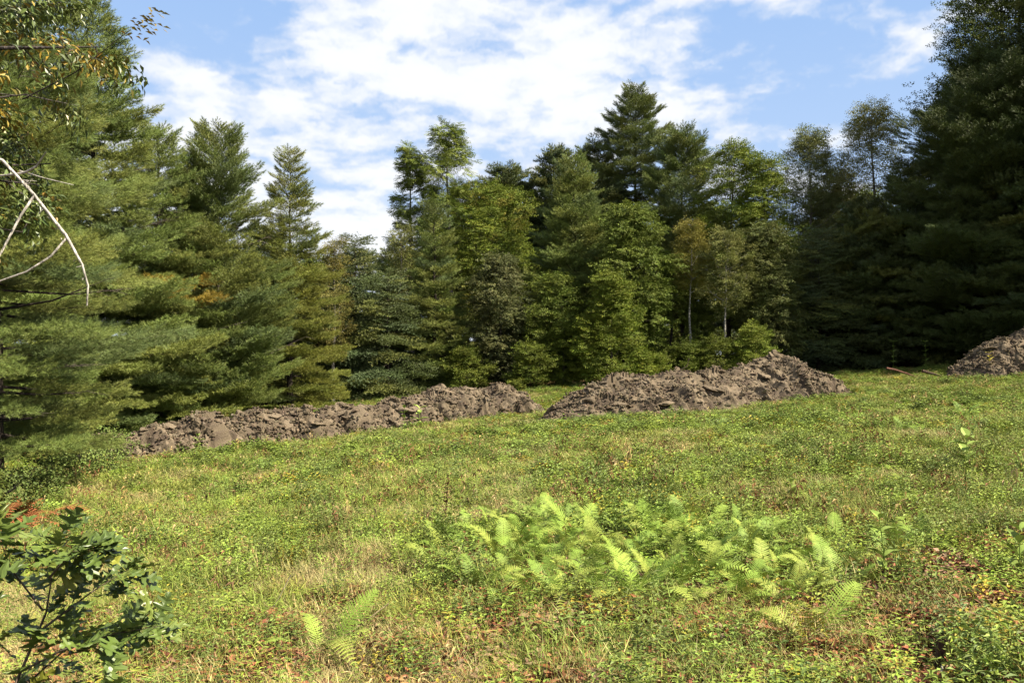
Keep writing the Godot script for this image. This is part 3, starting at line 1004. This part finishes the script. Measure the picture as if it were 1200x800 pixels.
	broadleaf("ash_tree", "smaller airy ash leaning beside the tall ash", at(482, 46.5), tall(482, 46.5, 170), {"r": 1.35, "low": 5.0, "col": Color(0.165, 0.205, 0.040), "spray": "ash", "clumps": 26, "per": 46, "spread": 1.1, "bark": grey_bark, "group": g})
	broadleaf("maple_tree", "round yellow green maple in the middle of the back row", at(588, 46), tall(588, 46, 212), {"r": 3.2, "low": 3.0, "col": Color(0.135, 0.172, 0.026), "alt": 0.25, "alt_col": Color(0.18, 0.18, 0.03), "spray": "maple", "clumps": 52, "per": 52, "size": 0.9, "group": g})
	broadleaf("oak_tree", "dark greyish oak with dull leaves below the yellow maple", at(588, 40.5), tall(588, 40.5, 298), {"r": 1.6, "low": 0.6, "col": Color(0.105, 0.115, 0.044), "spray": "oak", "clumps": 40, "per": 46, "size": 0.85, "group": g})
	broadleaf("maple_tree", "bushy dark maple low beside the greyish oak", at(652, 40.5), tall(652, 40.5, 322), {"r": 1.7, "low": 0.4, "col": deep, "spray": "maple", "clumps": 34, "per": 48, "size": 0.85, "group": g})
	broadleaf("oak_tree", "leafy green oak rising behind the ramp of the large mound", at(742, 41), tall(742, 41, 240), {"r": 2.2, "low": 1.5, "col": deep * 1.2, "spray": "oak", "clumps": 52, "per": 50, "size": 0.9, "group": g})
	broadleaf("maple_tree", "bright leafed maple sapling right behind the large mound", at(715, 38.6), tall(715, 38.6, 318), {"r": 1.5, "low": 0.4, "col": mid * 0.9, "spray": "maple", "clumps": 34, "per": 48, "size": 0.8, "group": g})
	broadleaf("maple_tree", "green maple with bright crown beside the soft green pine", at(852, 46), tall(852, 46, 168), {"r": 2.1, "low": 3.0, "col": lime, "alt": 0.3, "alt_col": mid, "spray": "maple", "clumps": 46, "per": 50, "size": 0.9, "group": g})
	broadleaf("maple_tree", "dense green maple at the edge of the sky gap", at(897, 45), tall(897, 45, 186), {"r": 2.0, "low": 1.5, "col": mid, "spray": "maple", "clumps": 52, "per": 50, "size": 0.9, "group": g})
	broadleaf("birch_tree", "birch with yellow brown crown and pale stem", at(808, 40.5), tall(808, 40.5, 255), {"r": 0.8, "low": 4.2, "col": gold, "spray": "birch", "clumps": 20, "per": 40, "bark": white_bark, "trunk": 0.07, "group": g})
	broadleaf("birch_tree", "birch with olive crown and white forked stem", at(847, 40), tall(847, 40, 268), {"r": 1.2, "low": 3.4, "col": olive, "spray": "birch", "clumps": 26, "per": 40, "bark": white_bark, "trunk": 0.07, "group": g})
	broadleaf("oak_tree", "olive leafed oak at the end of the sunlit row", at(902, 41), tall(902, 41, 262), {"r": 1.8, "low": 0.8, "col": Color(0.110, 0.125, 0.038), "spray": "oak", "clumps": 46, "per": 46, "size": 0.85, "group": g})
	broadleaf("oak_tree", "dark oak under the birches", at(785, 42), tall(785, 42, 300), {"r": 1.8, "low": 0.5, "col": deep, "spray": "oak", "clumps": 40, "per": 46, "size": 0.85, "group": g})
	broadleaf("poplar_tree", "silvery poplar with pale trunk beside the sky gap", at(952, 48), tall(952, 48, 148), {"r": 1.9, "low": 3.6, "col": Color(0.14, 0.155, 0.055), "spray": "birch", "clumps": 64, "per": 52, "size": 1.2, "spread": 1.1, "bark": grey_bark * 1.4, "group": g})
	broadleaf("poplar_tree", "tall olive poplar next to the giant dark pine", at(1032, 47), tall(1032, 47, 116), {"r": 2.4, "low": 3.6, "col": Color(0.16, 0.162, 0.050), "spray": "birch", "clumps": 62, "per": 56, "size": 1.25, "spread": 1.05, "bark": grey_bark * 1.3, "group": g})
	broadleaf("poplar_tree", "lower poplar filling in between the two tall poplars", at(990, 50), tall(990, 50, 195), {"r": 2.0, "low": 3.0, "col": olive * 0.9, "spray": "birch", "clumps": 40, "per": 44, "size": 1.25, "group": g})

	# bushes at the foot of the wood
	var bush_px := [545, 620, 660, 690, 760, 800, 840, 885]
	var bush_at := ["between the slender pine and the greyish oak", "between the greyish oak and the bushy dark maple", "in front of the bushy dark maple", "beside the bright leafed maple sapling", "in front of the leafy green oak", "at the foot of the yellow brown birch", "at the foot of the white forked birch", "in front of the olive leafed oak"]
	for k in bush_px.size():
		var px: float = bush_px[k]
		rng.seed = 900 + k
		var d := 38.2 + rr(0.0, 1.3)
		broadleaf("bush", "leafy bush " + bush_at[k], at(px, d), rr(1.4, 3.0), {"r": rr(0.8, 1.2), "low": 0.15, "col": mid * rr(0.6, 1.0), "spray": "maple", "clumps": 16, "per": 40, "size": 0.7, "category": "bush", "trunk": 0.03, "group": "bushes at the foot of the wood", "seed": 800 + k})
	for p in [[1000, 52], [1065, 50], [1105, 54], [1150, 51], [1200, 55]]:
		conifer("forest_pine", "low spreading pine filling the wood behind the giant pine", at(p[0], p[1]), 7.0, {"r": 3.4, "low": 0.15, "col": dark, "size": 1.7, "spray": "pine_far", "step": 0.45, "full": 0.5, "group": "trees deep in the wood"})
	# the wood behind
	rng.seed = 55
	var back := []
	for k in 26:
		back.append([250 + k * 42 + rr(-14, 14), rr(53, 72), rr(215, 275), k % 3])
	for p in back:
		if p[0] > 895 and p[0] < 940: p[2] = 285
		if p[0] < 475: p[2] = 300
		if p[3] == 0:
			broadleaf("forest_tree", "leafy tree deep in the wood", at(p[0], p[1]), tall(p[0], p[1], p[2]), {"r": 2.6, "low": 1.0, "col": deep, "spray": "maple", "clumps": 40, "per": 34, "size": 1.4, "group": "trees deep in the wood"})
		else:
			conifer("forest_pine", "dark pine deep in the wood", at(p[0], p[1]), tall(p[0], p[1], p[2]), {"r": 3.0, "low": 0.4, "col": dark, "size": 1.7, "spray": "pine_far", "step": 0.6, "full": 0.5, "group": "trees deep in the wood"})

func build_near_left() -> void:
	# a cherry just outside the view whose leafy boughs and one dead limb hang into it
	rng.seed = 71
	var root := base("cherry_tree", Vector3(-5.1, gh(-5.1, 6.4), -6.4))
	tag(root, "cherry with turning leaves and a bare bleached dead limb", "tree")
	var wood := Mb.new()
	var bark := Color(0.10, 0.085, 0.075)
	tube(wood, [Vector3(0, -0.1, 0), Vector3(0.08, 1.5, 0.05), Vector3(0, 3.0, 0), Vector3(-0.1, 4.6, -0.1), Vector3(-0.1, 6.2, 0)], [0.13, 0.10, 0.085, 0.06, 0.02], 9, bark)
	var where_: Array = []
	var cols := PackedColorArray()
	var green := Color(0.075, 0.10, 0.024)
	var turn := Color(0.23, 0.165, 0.028)
	var boughs := [
		[Vector3(0, 3.1, 0), Vector3(1.75, 3.25, 0.15)], [Vector3(0, 2.8, 0), Vector3(1.5, 2.95, -0.1)], [Vector3(0, 3.4, 0), Vector3(1.75, 3.85, 0.3)],
		[Vector3(0, 3.9, 0), Vector3(2.15, 4.25, 0.1)], [Vector3(0, 4.0, 0), Vector3(1.5, 4.9, -0.7)], [Vector3(0, 4.2, 0), Vector3(-1.6, 4.9, 0.3)],
		[Vector3(0, 3.5, 0), Vector3(-1.3, 4.0, 1.1)], [Vector3(0, 3.6, 0), Vector3(0.3, 4.2, 1.8)], [Vector3(0, 4.4, 0), Vector3(0.5, 5.6, 0.7)],
		[Vector3(0, 4.6, 0), Vector3(-0.4, 6.0, -0.8)], [Vector3(0, 2.9, 0), Vector3(1.45, 3.6, 0.35)], [Vector3(0, 3.0, 0), Vector3(1.6, 3.5, -0.3)]]
	for k in boughs.size():
		var a: Vector3 = boughs[k][0]
		var b: Vector3 = boughs[k][1]
		var m := a.lerp(b, 0.5) + Vector3(0, 0.18, 0)
		tube(wood, [a, m, b], [0.035, 0.02, 0.004], 5, bark)
		for s in 12:
			var u := rr(0.3, 1.0)
			var p := a.lerp(m, u * 2) if u < 0.5 else m.lerp(b, u * 2 - 1)
			var e := p + rdir() * Vector3(0.35, 0.22, 0.35)
			tube(wood, [p, e], [0.006, 0.002], 3, bark)
			for q in 9:
				where_.append(look(p.lerp(e, rr(0.3, 1.0)), (e - p) + rdir() * 0.25 + Vector3(0, -0.12, 0), Vector3.UP + rdir() * 0.5, rr(0.6, 0.85)))
				cols.append(tint(turn if rng.randf() < (0.32 if k in [2, 3] else 0.08) else green, 0.25))
	var o1 := -root.position
	# the leafy twig that reaches out against the sky
	var t0 := Vector3(1.70, 3.82, 0.28)
	var t1 := o1 + spot(148, 33, 6.0)
	tube(wood, [t0, t0.lerp(t1, 0.5) + Vector3(0, -0.05, 0), t1], [0.006, 0.004, 0.002], 4, bark)
	for q in 4:
		where_.append(look(t1 + rdir() * 0.06, Vector3(1, 0.5, rr(-0.5, 0.5)), Vector3.UP, 0.6))
		cols.append(tint(turn, 0.25))
	part("trunk", wood.done(M.bark), root)
	many("crown", S.cherry, where_, cols, root).set_meta("kind", "stuff")
	var dead := Mb.new()
	var pale := Color(0.62, 0.57, 0.50)
	var o0 := -root.position
	tube(dead, [Vector3(0, 2.5, 0), o0 + spot(-60, 165, 5.6), o0 + spot(0, 187, 5.4), o0 + spot(38, 228, 5.35), o0 + spot(76, 276, 5.3), o0 + spot(95, 310, 5.3), o0 + spot(102, 335, 5.3), o0 + spot(101, 358, 5.3)], [0.03, 0.013, 0.0095, 0.0085, 0.0095, 0.0065, 0.006, 0.0045], 7, pale)
	rng.seed = 8
	for k in 14:
		var tw: Vector3 = o0 + spot(rr(0, 100), 0, 5.3)
		var f := rng.randf()
		var px := lerpf(20, 101, f)
		tw = o0 + spot(px, 208 + 130 * pow(f, 1.25), 5.33)
		tube(dead, [tw, tw + rdir() * Vector3(1, 1, 0.6) * rr(0.03, 0.09)], [0.003, 0.001], 4, pale * 0.85)
	tube(dead, [o0 + spot(27, 201, 5.38), o0 + spot(40, 194, 5.35), o0 + spot(51, 177, 5.3)], [0.008, 0.007, 0.004], 6, pale)
	tube(dead, [o0 + spot(27, 201, 5.38), o0 + spot(12, 204, 5.4), o0 + spot(-20, 206, 5.5), o0 + spot(-60, 190, 5.6)], [0.008, 0.007, 0.006, 0.006], 6, pale)
	tube(dead, [o0 + spot(38, 228, 5.35), o0 + spot(22, 252, 5.3), o0 + spot(5, 285, 5.3), o0 + spot(-8, 310, 5.3)], [0.009, 0.008, 0.007, 0.005], 6, pale)
	tube(dead, [o0 + spot(76, 279, 5.3), o0 + spot(58, 300, 5.28), o0 + spot(30, 318, 5.25), o0 + spot(-4, 330, 5.25)], [0.008, 0.007, 0.006, 0.005], 6, pale)
	tube(dead, [o0 + spot(20, 199, 5.4), o0 + spot(50, 208, 5.35), o0 + spot(84, 216, 5.3)], [0.004, 0.003, 0.002], 5, pale)
	var dl := part("dead_limb", dead.done(M.bark), root)
	dl.set_meta("label", "bare bleached limb without leaves")

	# shrubs under the huge pine
	var sh := Color(0.085, 0.112, 0.030)
	var spots := [[30, 12.6, 0.55, 0.4, sh], [95, 15.5, 0.6, 0.55, sh * 1.5], [-30, 10.8, 0.7, 0.5, sh * 0.9], [128, 18.4, 0.6, 0.6, sh * 1.3]]
	var names := ["ragged leafy shrub under the boughs of the huge pine", "pale green shrub in front of the cracked dirt mound", "dark shrub at the rusty dead ferns", "shrub hugging the end of the cracked dirt mound"]
	for k in spots.size():
		var s: Array = spots[k]
		broadleaf("shrub", names[k], at(s[0], s[1]), s[2], {"r": s[3], "low": 0.08, "col": s[4], "spray": "maple", "clumps": 13, "per": 12, "size": 0.6, "spread": 1.4, "category": "shrub", "trunk": 0.015, "seed": 600 + k, "group": "shrubs under the pines"})
	var rusty := tinted(M.dead, Color(0.23, 0.085, 0.035))
	S.dead_frond = frond_mesh(0.8, 1.5, 400)
	rng.seed = 15
	for k in 3:
		var dr := base("dead_fern", at([-6, 12, 40][k], [9.5, 10.4, 11.0][k]))
		tag(dr, "withered rusty fern in the shade of the huge pine", "fern", "withered ferns under the huge pine")
		for q in 7:
			var f := part("frond", S.dead_frond, dr)
			f.material_override = rusty
			f.transform = Transform3D(Basis.from_euler(Vector3(rr(0, 0.5), TAU * q / 7 + rr(-0.3, 0.3), rr(-0.3, 0.3))).scaled(Vector3.ONE * rr(0.8, 1.15)), Vector3.ZERO)

	# oak sapling at the lower corner
	var ok := base("oak_sapling", Vector3(-2.40, gh(-2.40, 4.1), -4.1))
	tag(ok, "young oak with glossy dark green lobed leaves at the field edge", "sapling")
	var st := Mb.new()
	var obark := Color(0.20, 0.15, 0.11)
	var stems := [
		[Vector3(0, -0.05, 0), Vector3(0.10, 0.32, 0.0), Vector3(0.24, 0.68, -0.03), Vector3(0.30, 1.05, -0.02)],
		[Vector3(0.14, 0.42, 0), Vector3(0.38, 0.55, 0.1), Vector3(0.62, 0.63, 0.12), Vector3(0.83, 0.66, 0.1)],
		[Vector3(0.22, 0.6, 0), Vector3(0.42, 0.76, -0.1), Vector3(0.58, 0.86, -0.12)],
		[Vector3(0.10, 0.32, 0), Vector3(0.3, 0.40, 0.2), Vector3(0.55, 0.40, 0.28), Vector3(0.68, 0.44, 0.3)],
		[Vector3(0.06, 0.2, 0), Vector3(0.0, 0.45, 0.2), Vector3(0.02, 0.75, 0.25), Vector3(0.08, 0.95, 0.25)],
		[Vector3(0.08, 0.28, 0), Vector3(-0.15, 0.6, -0.1), Vector3(-0.2, 0.9, -0.15)],
		[Vector3(0.05, 0.15, 0), Vector3(0.25, 0.24, 0.25), Vector3(0.45, 0.22, 0.4)],
		[Vector3(0.24, 0.7, 0), Vector3(0.12, 0.9, 0.05), Vector3(0.05, 1.08, 0.05)],
		[Vector3(0.27, 0.85, 0), Vector3(0.4, 0.98, 0.06), Vector3(0.5, 1.0, 0.08)],
		[Vector3(0.05, 0.2, 0), Vector3(0.12, 0.3, 0.35), Vector3(0.2, 0.35, 0.5)],
		[Vector3(0.1, 0.3, 0), Vector3(0.3, 0.5, -0.15), Vector3(0.5, 0.55, -0.2)],
		[Vector3(0.03, 0.1, 0), Vector3(0.3, 0.2, 0.0), Vector3(0.55, 0.22, 0.05)]]
	for k in stems.size():
		var s: Array = stems[k]
		var rad := []
		for q in s.size(): rad.append((0.011 if k == 0 else 0.006) * (1.0 - 0.8 * q / (s.size() - 1)))
		tube(st, s, rad, 6, obark)
	part("stem", st.done(M.bark), ok)
	for k in 6: S["oakleaf%d" % k] = oak_leaf(500 + k)
	rng.seed = 88
	var oms := [tinted(M.gloss_leaf, Color(0.070, 0.105, 0.020)), tinted(M.gloss_leaf, Color(0.088, 0.125, 0.024)), tinted(M.gloss_leaf, Color(0.060, 0.088, 0.020)), tinted(M.gloss_leaf, Color(0.11, 0.14, 0.028)), tinted(M.gloss_leaf, Color(0.20, 0.21, 0.03))]
	for k in stems.size():
		var s: Array = stems[k]
		var n := 46 if k in [0, 1, 4] else 34
		for q in n:
			var f := (0.1 + 0.9 * sqrt((q + 0.5) / n)) * (s.size() - 1)
			var j := mini(int(f), s.size() - 2)
			var p: Vector3 = s[j].lerp(s[j + 1], f - j)
			var o := part("leaf", S["oakleaf%d" % (rng.randi() % 6)], ok)
			o.material_override = oms[rng.randi() % 4] if rng.randf() > 0.025 else oms[4]
			var along: Vector3 = (s[j + 1] - s[j]).normalized()
			var dir := (along * 0.5 + rdir() * Vector3(1, 0.45, 1) + Vector3(0, -0.05, 0)).normalized()
			var sz := rr(0.11, 0.18)
			var tf := look(p, dir, Vector3.UP + rdir() * 0.6, sz)
			tf.origin += tf.basis.z * 0.22
			o.transform = tf

func build_plants() -> void:
	for k in 6: S["frond%d" % k] = frond_mesh(0.50, [0.6, 1.0, 1.5, 0.8, 1.25, 0.4][k], 700 + k)
	# fern patch
	S.frond_mats = [tinted(M.grass, Color(0.165, 0.25, 0.036)), tinted(M.grass, Color(0.20, 0.28, 0.044)), tinted(M.grass, Color(0.135, 0.21, 0.032)), tinted(M.grass, Color(0.23, 0.275, 0.05))]
	rng.seed = 31
	var spots := []
	var k := 0
	while spots.size() < 210 and k < 4000:
		k += 1
		var x := rr(-0.7, 3.4)
		var d := rr(5.2, 9.4)
		# an uneven drifting patch, thin towards its ends
		var c := 7.45 - 0.22 * x
		var q := pow((x - 1.1) / 1.65, 2.0) + pow((d - c) / 1.5, 2.0) + 0.9 * n_patch.get_noise_2d(x * 9, d * 9)
		if q > 0.9: continue
		var ok := true
		for s in spots:
			if Vector2(s[0] - x, s[1] - d).length() < 0.11: ok = false
		if ok: spots.append([x, d])
	for s in [[2.55, 7.0], [2.85, 6.8], [2.4, 6.5], [2.2, 6.9], [3.1, 7.3], [3.3, 7.0], [2.7, 7.4], [3.45, 7.7]]: spots.append(s)
	for s in spots.size():
		rng.seed = 4000 + s
		fern(Vector3(spots[s][0], gh(spots[s][0], spots[s][1]) - 0.01, -spots[s][1]), rr(0.5, 0.88), 3 + (s % 4), 5000 + s, "bright green fern growing in the patch over brown litter")
	for s in [[-1.12, 5.35, "pale fern standing alone among dry reddish stalks"], [0.85, 6.0, "lone bright fern below the fern patch"], [1.7, 5.0, "lacy fern close to the small stump"], [6.6, 15.0, "pale fern beside the broad leaved weed on the slope"], [8.9, 17.5, "fern higher on the slope above the broad leaved weed"], [4.4, 11.0, "fern in the open grass beyond the patch"]]:
		fern(Vector3(s[0], gh(s[0], s[1]) - 0.01, -s[1]), 1.0, 5, int(s[1] * 1000), s[2])
	# upright broad leaved weeds
	var wg := Color(0.150, 0.205, 0.042)
	broad_plant("milkweed", "tall broad leaved weed with paired leaves on the open slope", at(1130, 10.6), 0.46, 5, 0.21, 0.12, wg * 1.15, 61, "broad leaved weeds")
	broad_plant("milkweed", "narrow upright weed with paired leaves beside the fern patch", at(1036, 6.2), 0.45, 5, 0.15, 0.075, wg, 62, "broad leaved weeds")
	broad_plant("milkweed", "small leafy weed below the slope weed, leaves held upright", at(928, 8.8), 0.36, 6, 0.13, 0.06, wg, 63, "broad leaved weeds")
	broad_plant("milkweed", "pale broad leaved weed in front of the rough dirt ridge", at(490, 22.4), 0.55, 4, 0.25, 0.12, wg * 1.6, 64, "broad leaved weeds")
	broad_plant("milkweed", "leafy weed growing at the foot of the clod ridge", at(474, 22.2), 0.6, 5, 0.2, 0.09, wg, 65, "broad leaved weeds")
	broad_plant("milkweed", "weed sprouting at the cracked dirt mound", at(232, 18.2), 0.45, 5, 0.16, 0.06, wg * 1.2, 66, "broad leaved weeds")
	broad_plant("milkweed", "leafy weed at the margin by the shaded grass", at(1190, 6.1), 0.34, 4, 0.17, 0.08, wg, 67, "broad leaved weeds")
	broad_plant("milkweed", "yellowish weed on the shoulder of the steep dirt heap", at(1160, 32.0), 0.9, 6, 0.25, 0.12, Color(0.2, 0.17, 0.03), 68, "broad leaved weeds")
	broad_plant("tree_seedling", "slender seedling against the dark wood beside the fallen branch", at(1047, 37.2), 1.3, 6, 0.22, 0.1, wg, 69, "seedlings by the dark wood")
	broad_plant("tree_seedling", "slender seedling against the dark wood behind the fallen branch", at(1085, 37.4), 1.2, 6, 0.22, 0.1, wg, 70, "seedlings by the dark wood")
	# a stump, fallen branches
	var st := base("stump", at(1104, 4.5))
	tag(st, "small dark weathered stump with a splintered top", "stump")
	var mb := Mb.new()
	rng.seed = 5
	for s in 12:
		var a0 := TAU * s / 12
		var a1 := TAU * (s + 1) / 12
		var r0 := [0.075 + 0.02 * sin(a0 * 3), 0.045 + 0.008 * sin(a0 * 5), 0.038]
		var r1 := [0.075 + 0.02 * sin(a1 * 3), 0.045 + 0.008 * sin(a1 * 5), 0.038]
		var hh := [-0.04, 0.08, 0.17]
		var top0 := 0.018 * sin(a0 * 1.0) + 0.012 * sin(a0 * 5.0)
		var top1 := 0.018 * sin(a1 * 1.0) + 0.012 * sin(a1 * 5.0)
		for q in 2:
			var y00: float = hh[q] + (top0 if q == 2 else 0.0)
			var y10: float = hh[q + 1] + (top0 if q == 1 else 0.0)
			var y11: float = hh[q + 1] + (top1 if q == 1 else 0.0)
			var p0 := Vector3(cos(a0) * r0[q], hh[q], sin(a0) * r0[q])
			var p1 := Vector3(cos(a1) * r1[q], hh[q], sin(a1) * r1[q])
			var p2 := Vector3(cos(a1) * r1[q + 1], y11, sin(a1) * r1[q + 1])
			var p3 := Vector3(cos(a0) * r0[q + 1], y10, sin(a0) * r0[q + 1])
			mb.tri(p0, p3, p2, Color(0.07, 0.04, 0.028))
			mb.tri(p0, p2, p1, Color(0.07, 0.04, 0.028))
		mb.tri(Vector3(0, 0.14, 0), Vector3(cos(a1) * 0.038, 0.17 + top1, sin(a1) * 0.038), Vector3(cos(a0) * 0.038, 0.17 + top0, sin(a0) * 0.038), Color(0.14, 0.09, 0.06))
	part("wood", mb.done(M.bark), st)
	stick("fallen_branch", "reddish brown fallen branch lying in grass by the steep heap", at(1058, 33.2), [Vector3(-0.65, 0.42, 0.1), Vector3(-0.3, 0.36, 0.05), Vector3(0.1, 0.24, 0), Vector3(0.75, 0.02, -0.1)], 0.05, Color(0.17, 0.085, 0.06))
	stick("fallen_branch", "short dark fallen branch at the foot of the steep heap", at(1092, 33.2), [Vector3(-0.35, 0.26, 0), Vector3(0.1, 0.14, 0), Vector3(0.55, 0.0, 0)], 0.06, Color(0.10, 0.065, 0.05))
	stick("fallen_branch", "white splinter of wood at the small stump", at(1098, 4.3), [Vector3(0.03, 0.1, -0.03), Vector3(-0.01, 0.05, 0.02), Vector3(-0.05, -0.01, 0.08)], 0.007, Color(0.55, 0.5, 0.42))
	stick("fallen_branch", "straw coloured dead stem leaning by the lone pale fern", at(425, 5.5), [Vector3(0.16, 0.24, -0.05), Vector3(0, 0.13, 0), Vector3(-0.2, -0.01, 0.1)], 0.004, Color(0.42, 0.33, 0.2))
	stick("fallen_branch", "pale dead stem slanting out of the grass", at(330, 6.2), [Vector3(0.07, 0.3, 0), Vector3(0.0, 0.16, 0), Vector3(-0.1, -0.01, 0.05)], 0.004, Color(0.42, 0.36, 0.24))
	stick("dug_root", "bare root poking out of the top of the large mound", at(795, 24.6) + Vector3(0, 0.95, 0), [Vector3(-0.3, -0.1, 0), Vector3(0.0, 0.12, 0), Vector3(0.25, 0.28, 0), Vector3(0.3, 0.5, 0)], 0.018, Color(0.14, 0.10, 0.08))
	broad_plant("dock_plant", "dark rusty seed stalk standing in the open grass", at(520, 8.9), 0.42, 9, 0.06, 0.05, Color(0.09, 0.05, 0.025), 75)

func stick(called: String, label: String, where: Vector3, pts: Array, r: float, col: Color) -> void:
	var o := base(called, where)
	tag(o, label, "branch")
	var mb := Mb.new()
	var rad := []
	for k in pts.size(): rad.append(r * (1.0 - 0.55 * k / (pts.size() - 1)))
	tube(mb, pts, rad, 7, col)
	part("wood", mb.done(M.bark), o)

func build_meadow() -> void:
	rng.seed = 99
	var heaps := []
	for hp in [[-9.8, 20.3, -6.8, 22.3, 1.1, 1.8], [-7.2, 21.8, -5.3, 23.3, 1.1, 1.8], [-5.6, 24.1, -2.5, 26.7, 1.15, 1.8], [-3.4, 26.7, 0.2, 29.4, 1.2, 1.8], [1.1, 24.1, 3.0, 25.3, 1.05, 1.8], [3.0, 25.3, 9.6, 28.7, 1.75, 1.8], [16.9, 32.7, 22.5, 34.1, 1.5, 0.3]]:
		var two := nearer([[hp[0], hp[1]], [hp[2], hp[3]]], hp[5])
		heaps.append([two[0][0], two[0][1], two[1][0], two[1][1], hp[4]])
	var kinds := {}
	for k in ["grass_a", "grass_b", "forb_a", "forb_b", "cover", "tall", "litter", "stalk"]:
		kinds[k] = [[], PackedColorArray()]
	var bands := [[2.2, 6.0, 230.0], [6.0, 9.0, 190.0], [9.0, 13.0, 145.0], [13.0, 18.0, 100.0], [18.0, 24.0, 72.0], [24.0, 41.0, 56.0]]
	var green := Color(0.185, 0.240, 0.042)
	var yellow := Color(0.285, 0.282, 0.062)
	var fresh := Color(0.205, 0.275, 0.042)
	var blueg := Color(0.125, 0.165, 0.042)
	var straw := Color(0.36, 0.27, 0.13)
	var red := Color(0.17, 0.092, 0.048)
	for band in bands:
		var d0: float = band[0]
		var d1: float = band[1]
		var area := 0.8 * (d1 * d1 - d0 * d0) + 5.0 * (d1 - d0)
		for k in int(area * float(band[2])):
			var d := sqrt(rr(d0 * d0, d1 * d1))
			var x := rr(-1, 1) * (0.8 * d + 2.5)
			if d > 38.5 + 1.5 * n_patch.get_noise_2d(x * 3, 7.0): continue
			if x < -9.5 - 0.15 * d + 1.5 * n_patch.get_noise_2d(d * 3, 3.0) and d > 12: 
				if rng.randf() < 0.7: continue
			var inside := false
			for hp in heaps:
				var ab := Vector2(hp[2] - hp[0], hp[3] - hp[1])
				var ap := Vector2(x - hp[0], d - hp[1])
				var t := clampf(ap.dot(ab) / ab.length_squared(), 0, 1)
				if (ap - ab * t).length() < float(hp[4]): inside = true
			if inside and rng.randf() > 0.01: continue
			var a := n_patch.get_noise_2d(x * 5.0, d * 5.0)           # metre sized patches
			var b := n_patch.get_noise_2d(x * 1.6 + 50, d * 1.6)       # broad drifts
			var c := n_patch.get_noise_2d(x * 13.0 - 90, d * 13.0)
			# dry, littery ground: along the near edge and round the fern patch
			var dry := clampf((7.5 - d) * 0.28, 0.0, 0.68) + 0.8 * a + 0.4 * c
			if x > 1.4 and x < 4.8 and d < 7.4 and d > 5.0: dry += 0.42
			var fd := 7.45 - 0.22 * x
			var fq := pow((x - 1.1) / 1.65, 2.0) + pow((d - fd) / 1.5, 2.0)
			if fq < 1.0: dry += 0.4
			if fq < 0.85 and rng.randf() < 0.75 and dry < 0.44: continue
			var q := rng.randf()
			var kind := ""
			var col := green
			var size := lerpf(1.0, 1.6, smoothstep(6.0, 24.0, d))
			if dry > 0.44 and q < 0.62:
				kind = "litter"; col = Color(0.225, 0.098, 0.050)
				if rng.randf() < 0.3: col = Color(0.26, 0.17, 0.10)
			elif dry > 0.2 and q < 0.13:
				kind = "stalk"; col = red if rng.randf() < 0.45 else straw
			elif q < 0.018:
				kind = "stalk"; col = straw if rng.randf() < 0.7 else red
			elif q > 0.955 and c > -0.1:
				kind = "tall"; col = fresh.lerp(blueg, rng.randf())
			elif q < 0.045:
				kind = "litter"; col = Color(0.22, 0.115, 0.06)
			else:
				var wgrass := clampf(0.48 - b * 1.2 + (0.3 if x < -1.0 else 0.0) + 0.3 * c, 0.12, 0.9)
				if rng.randf() < wgrass:
					kind = "grass_a" if d < 14.0 + rr(-5, 5) else "grass_b"
					col = yellow.lerp(green, clampf(0.5 + a * 1.8, 0, 1))
					if a < -0.22 or rng.randf() < 0.10: col = Color(0.34, 0.295, 0.12)
				elif rng.randf() < 0.3:
					kind = "cover"
					col = fresh.lerp(green, rng.randf())
				else:
					kind = "forb_a" if d < 14.0 + rr(-5, 5) else "forb_b"
					col = fresh.lerp(blueg, clampf(0.4 + c * 1.6, 0, 1))
					if rng.randf() < 0.05: col = Color(0.26, 0.22, 0.03)
			var s := size * rr(0.7, 1.25) * (1.0 + 0.35 * a)
			var low := lerpf(1.0, 0.5, smoothstep(7.0, 24.0, d)) * (1.0 + 0.7 * c + 0.4 * b) * 0.85
			if kind == "litter": s = rr(0.8, 1.2)
			var tf := Transform3D(Basis.from_euler(Vector3(rr(-0.15, 0.15), rr(0, TAU), rr(-0.15, 0.15))).scaled(Vector3(s, s * rr(0.8, 1.2) * low, s)), Vector3(x, gh(x, d) - 0.008, -d))
			kinds[kind][0].append(tf)
			kinds[kind][1].append(tint(col, 0.28))
	var names := {
		"grass_a": ["grass", "fine yellow green grass covering the near part of the clearing", "grass"],
		"grass_b": ["grass", "yellow green grass covering the far part of the clearing", "grass"],
		"forb_a": ["weeds", "small leafy weeds mixed into the near grass", "weeds"],
		"forb_b": ["weeds", "leafy weeds mixed into the far grass", "weeds"],
		"cover": ["ground_cover", "low round leaved ground cover between the grass", "ground cover"],
		"tall": ["tall_weeds", "taller leafy weeds standing above the grass in loose patches", "weeds"],
		"litter": ["leaf_litter", "reddish brown dead leaves and fern litter on bare spots", "leaf litter"],
		"stalk": ["dry_stalks", "straw coloured and reddish dry stalks in the grass", "dry stalks"]}
	for k in names:
		var o := many(numbered(names[k][0]), S[k], kinds[k][0], kinds[k][1], self)
		tag(o, names[k][1], names[k][2], "", "stuff")
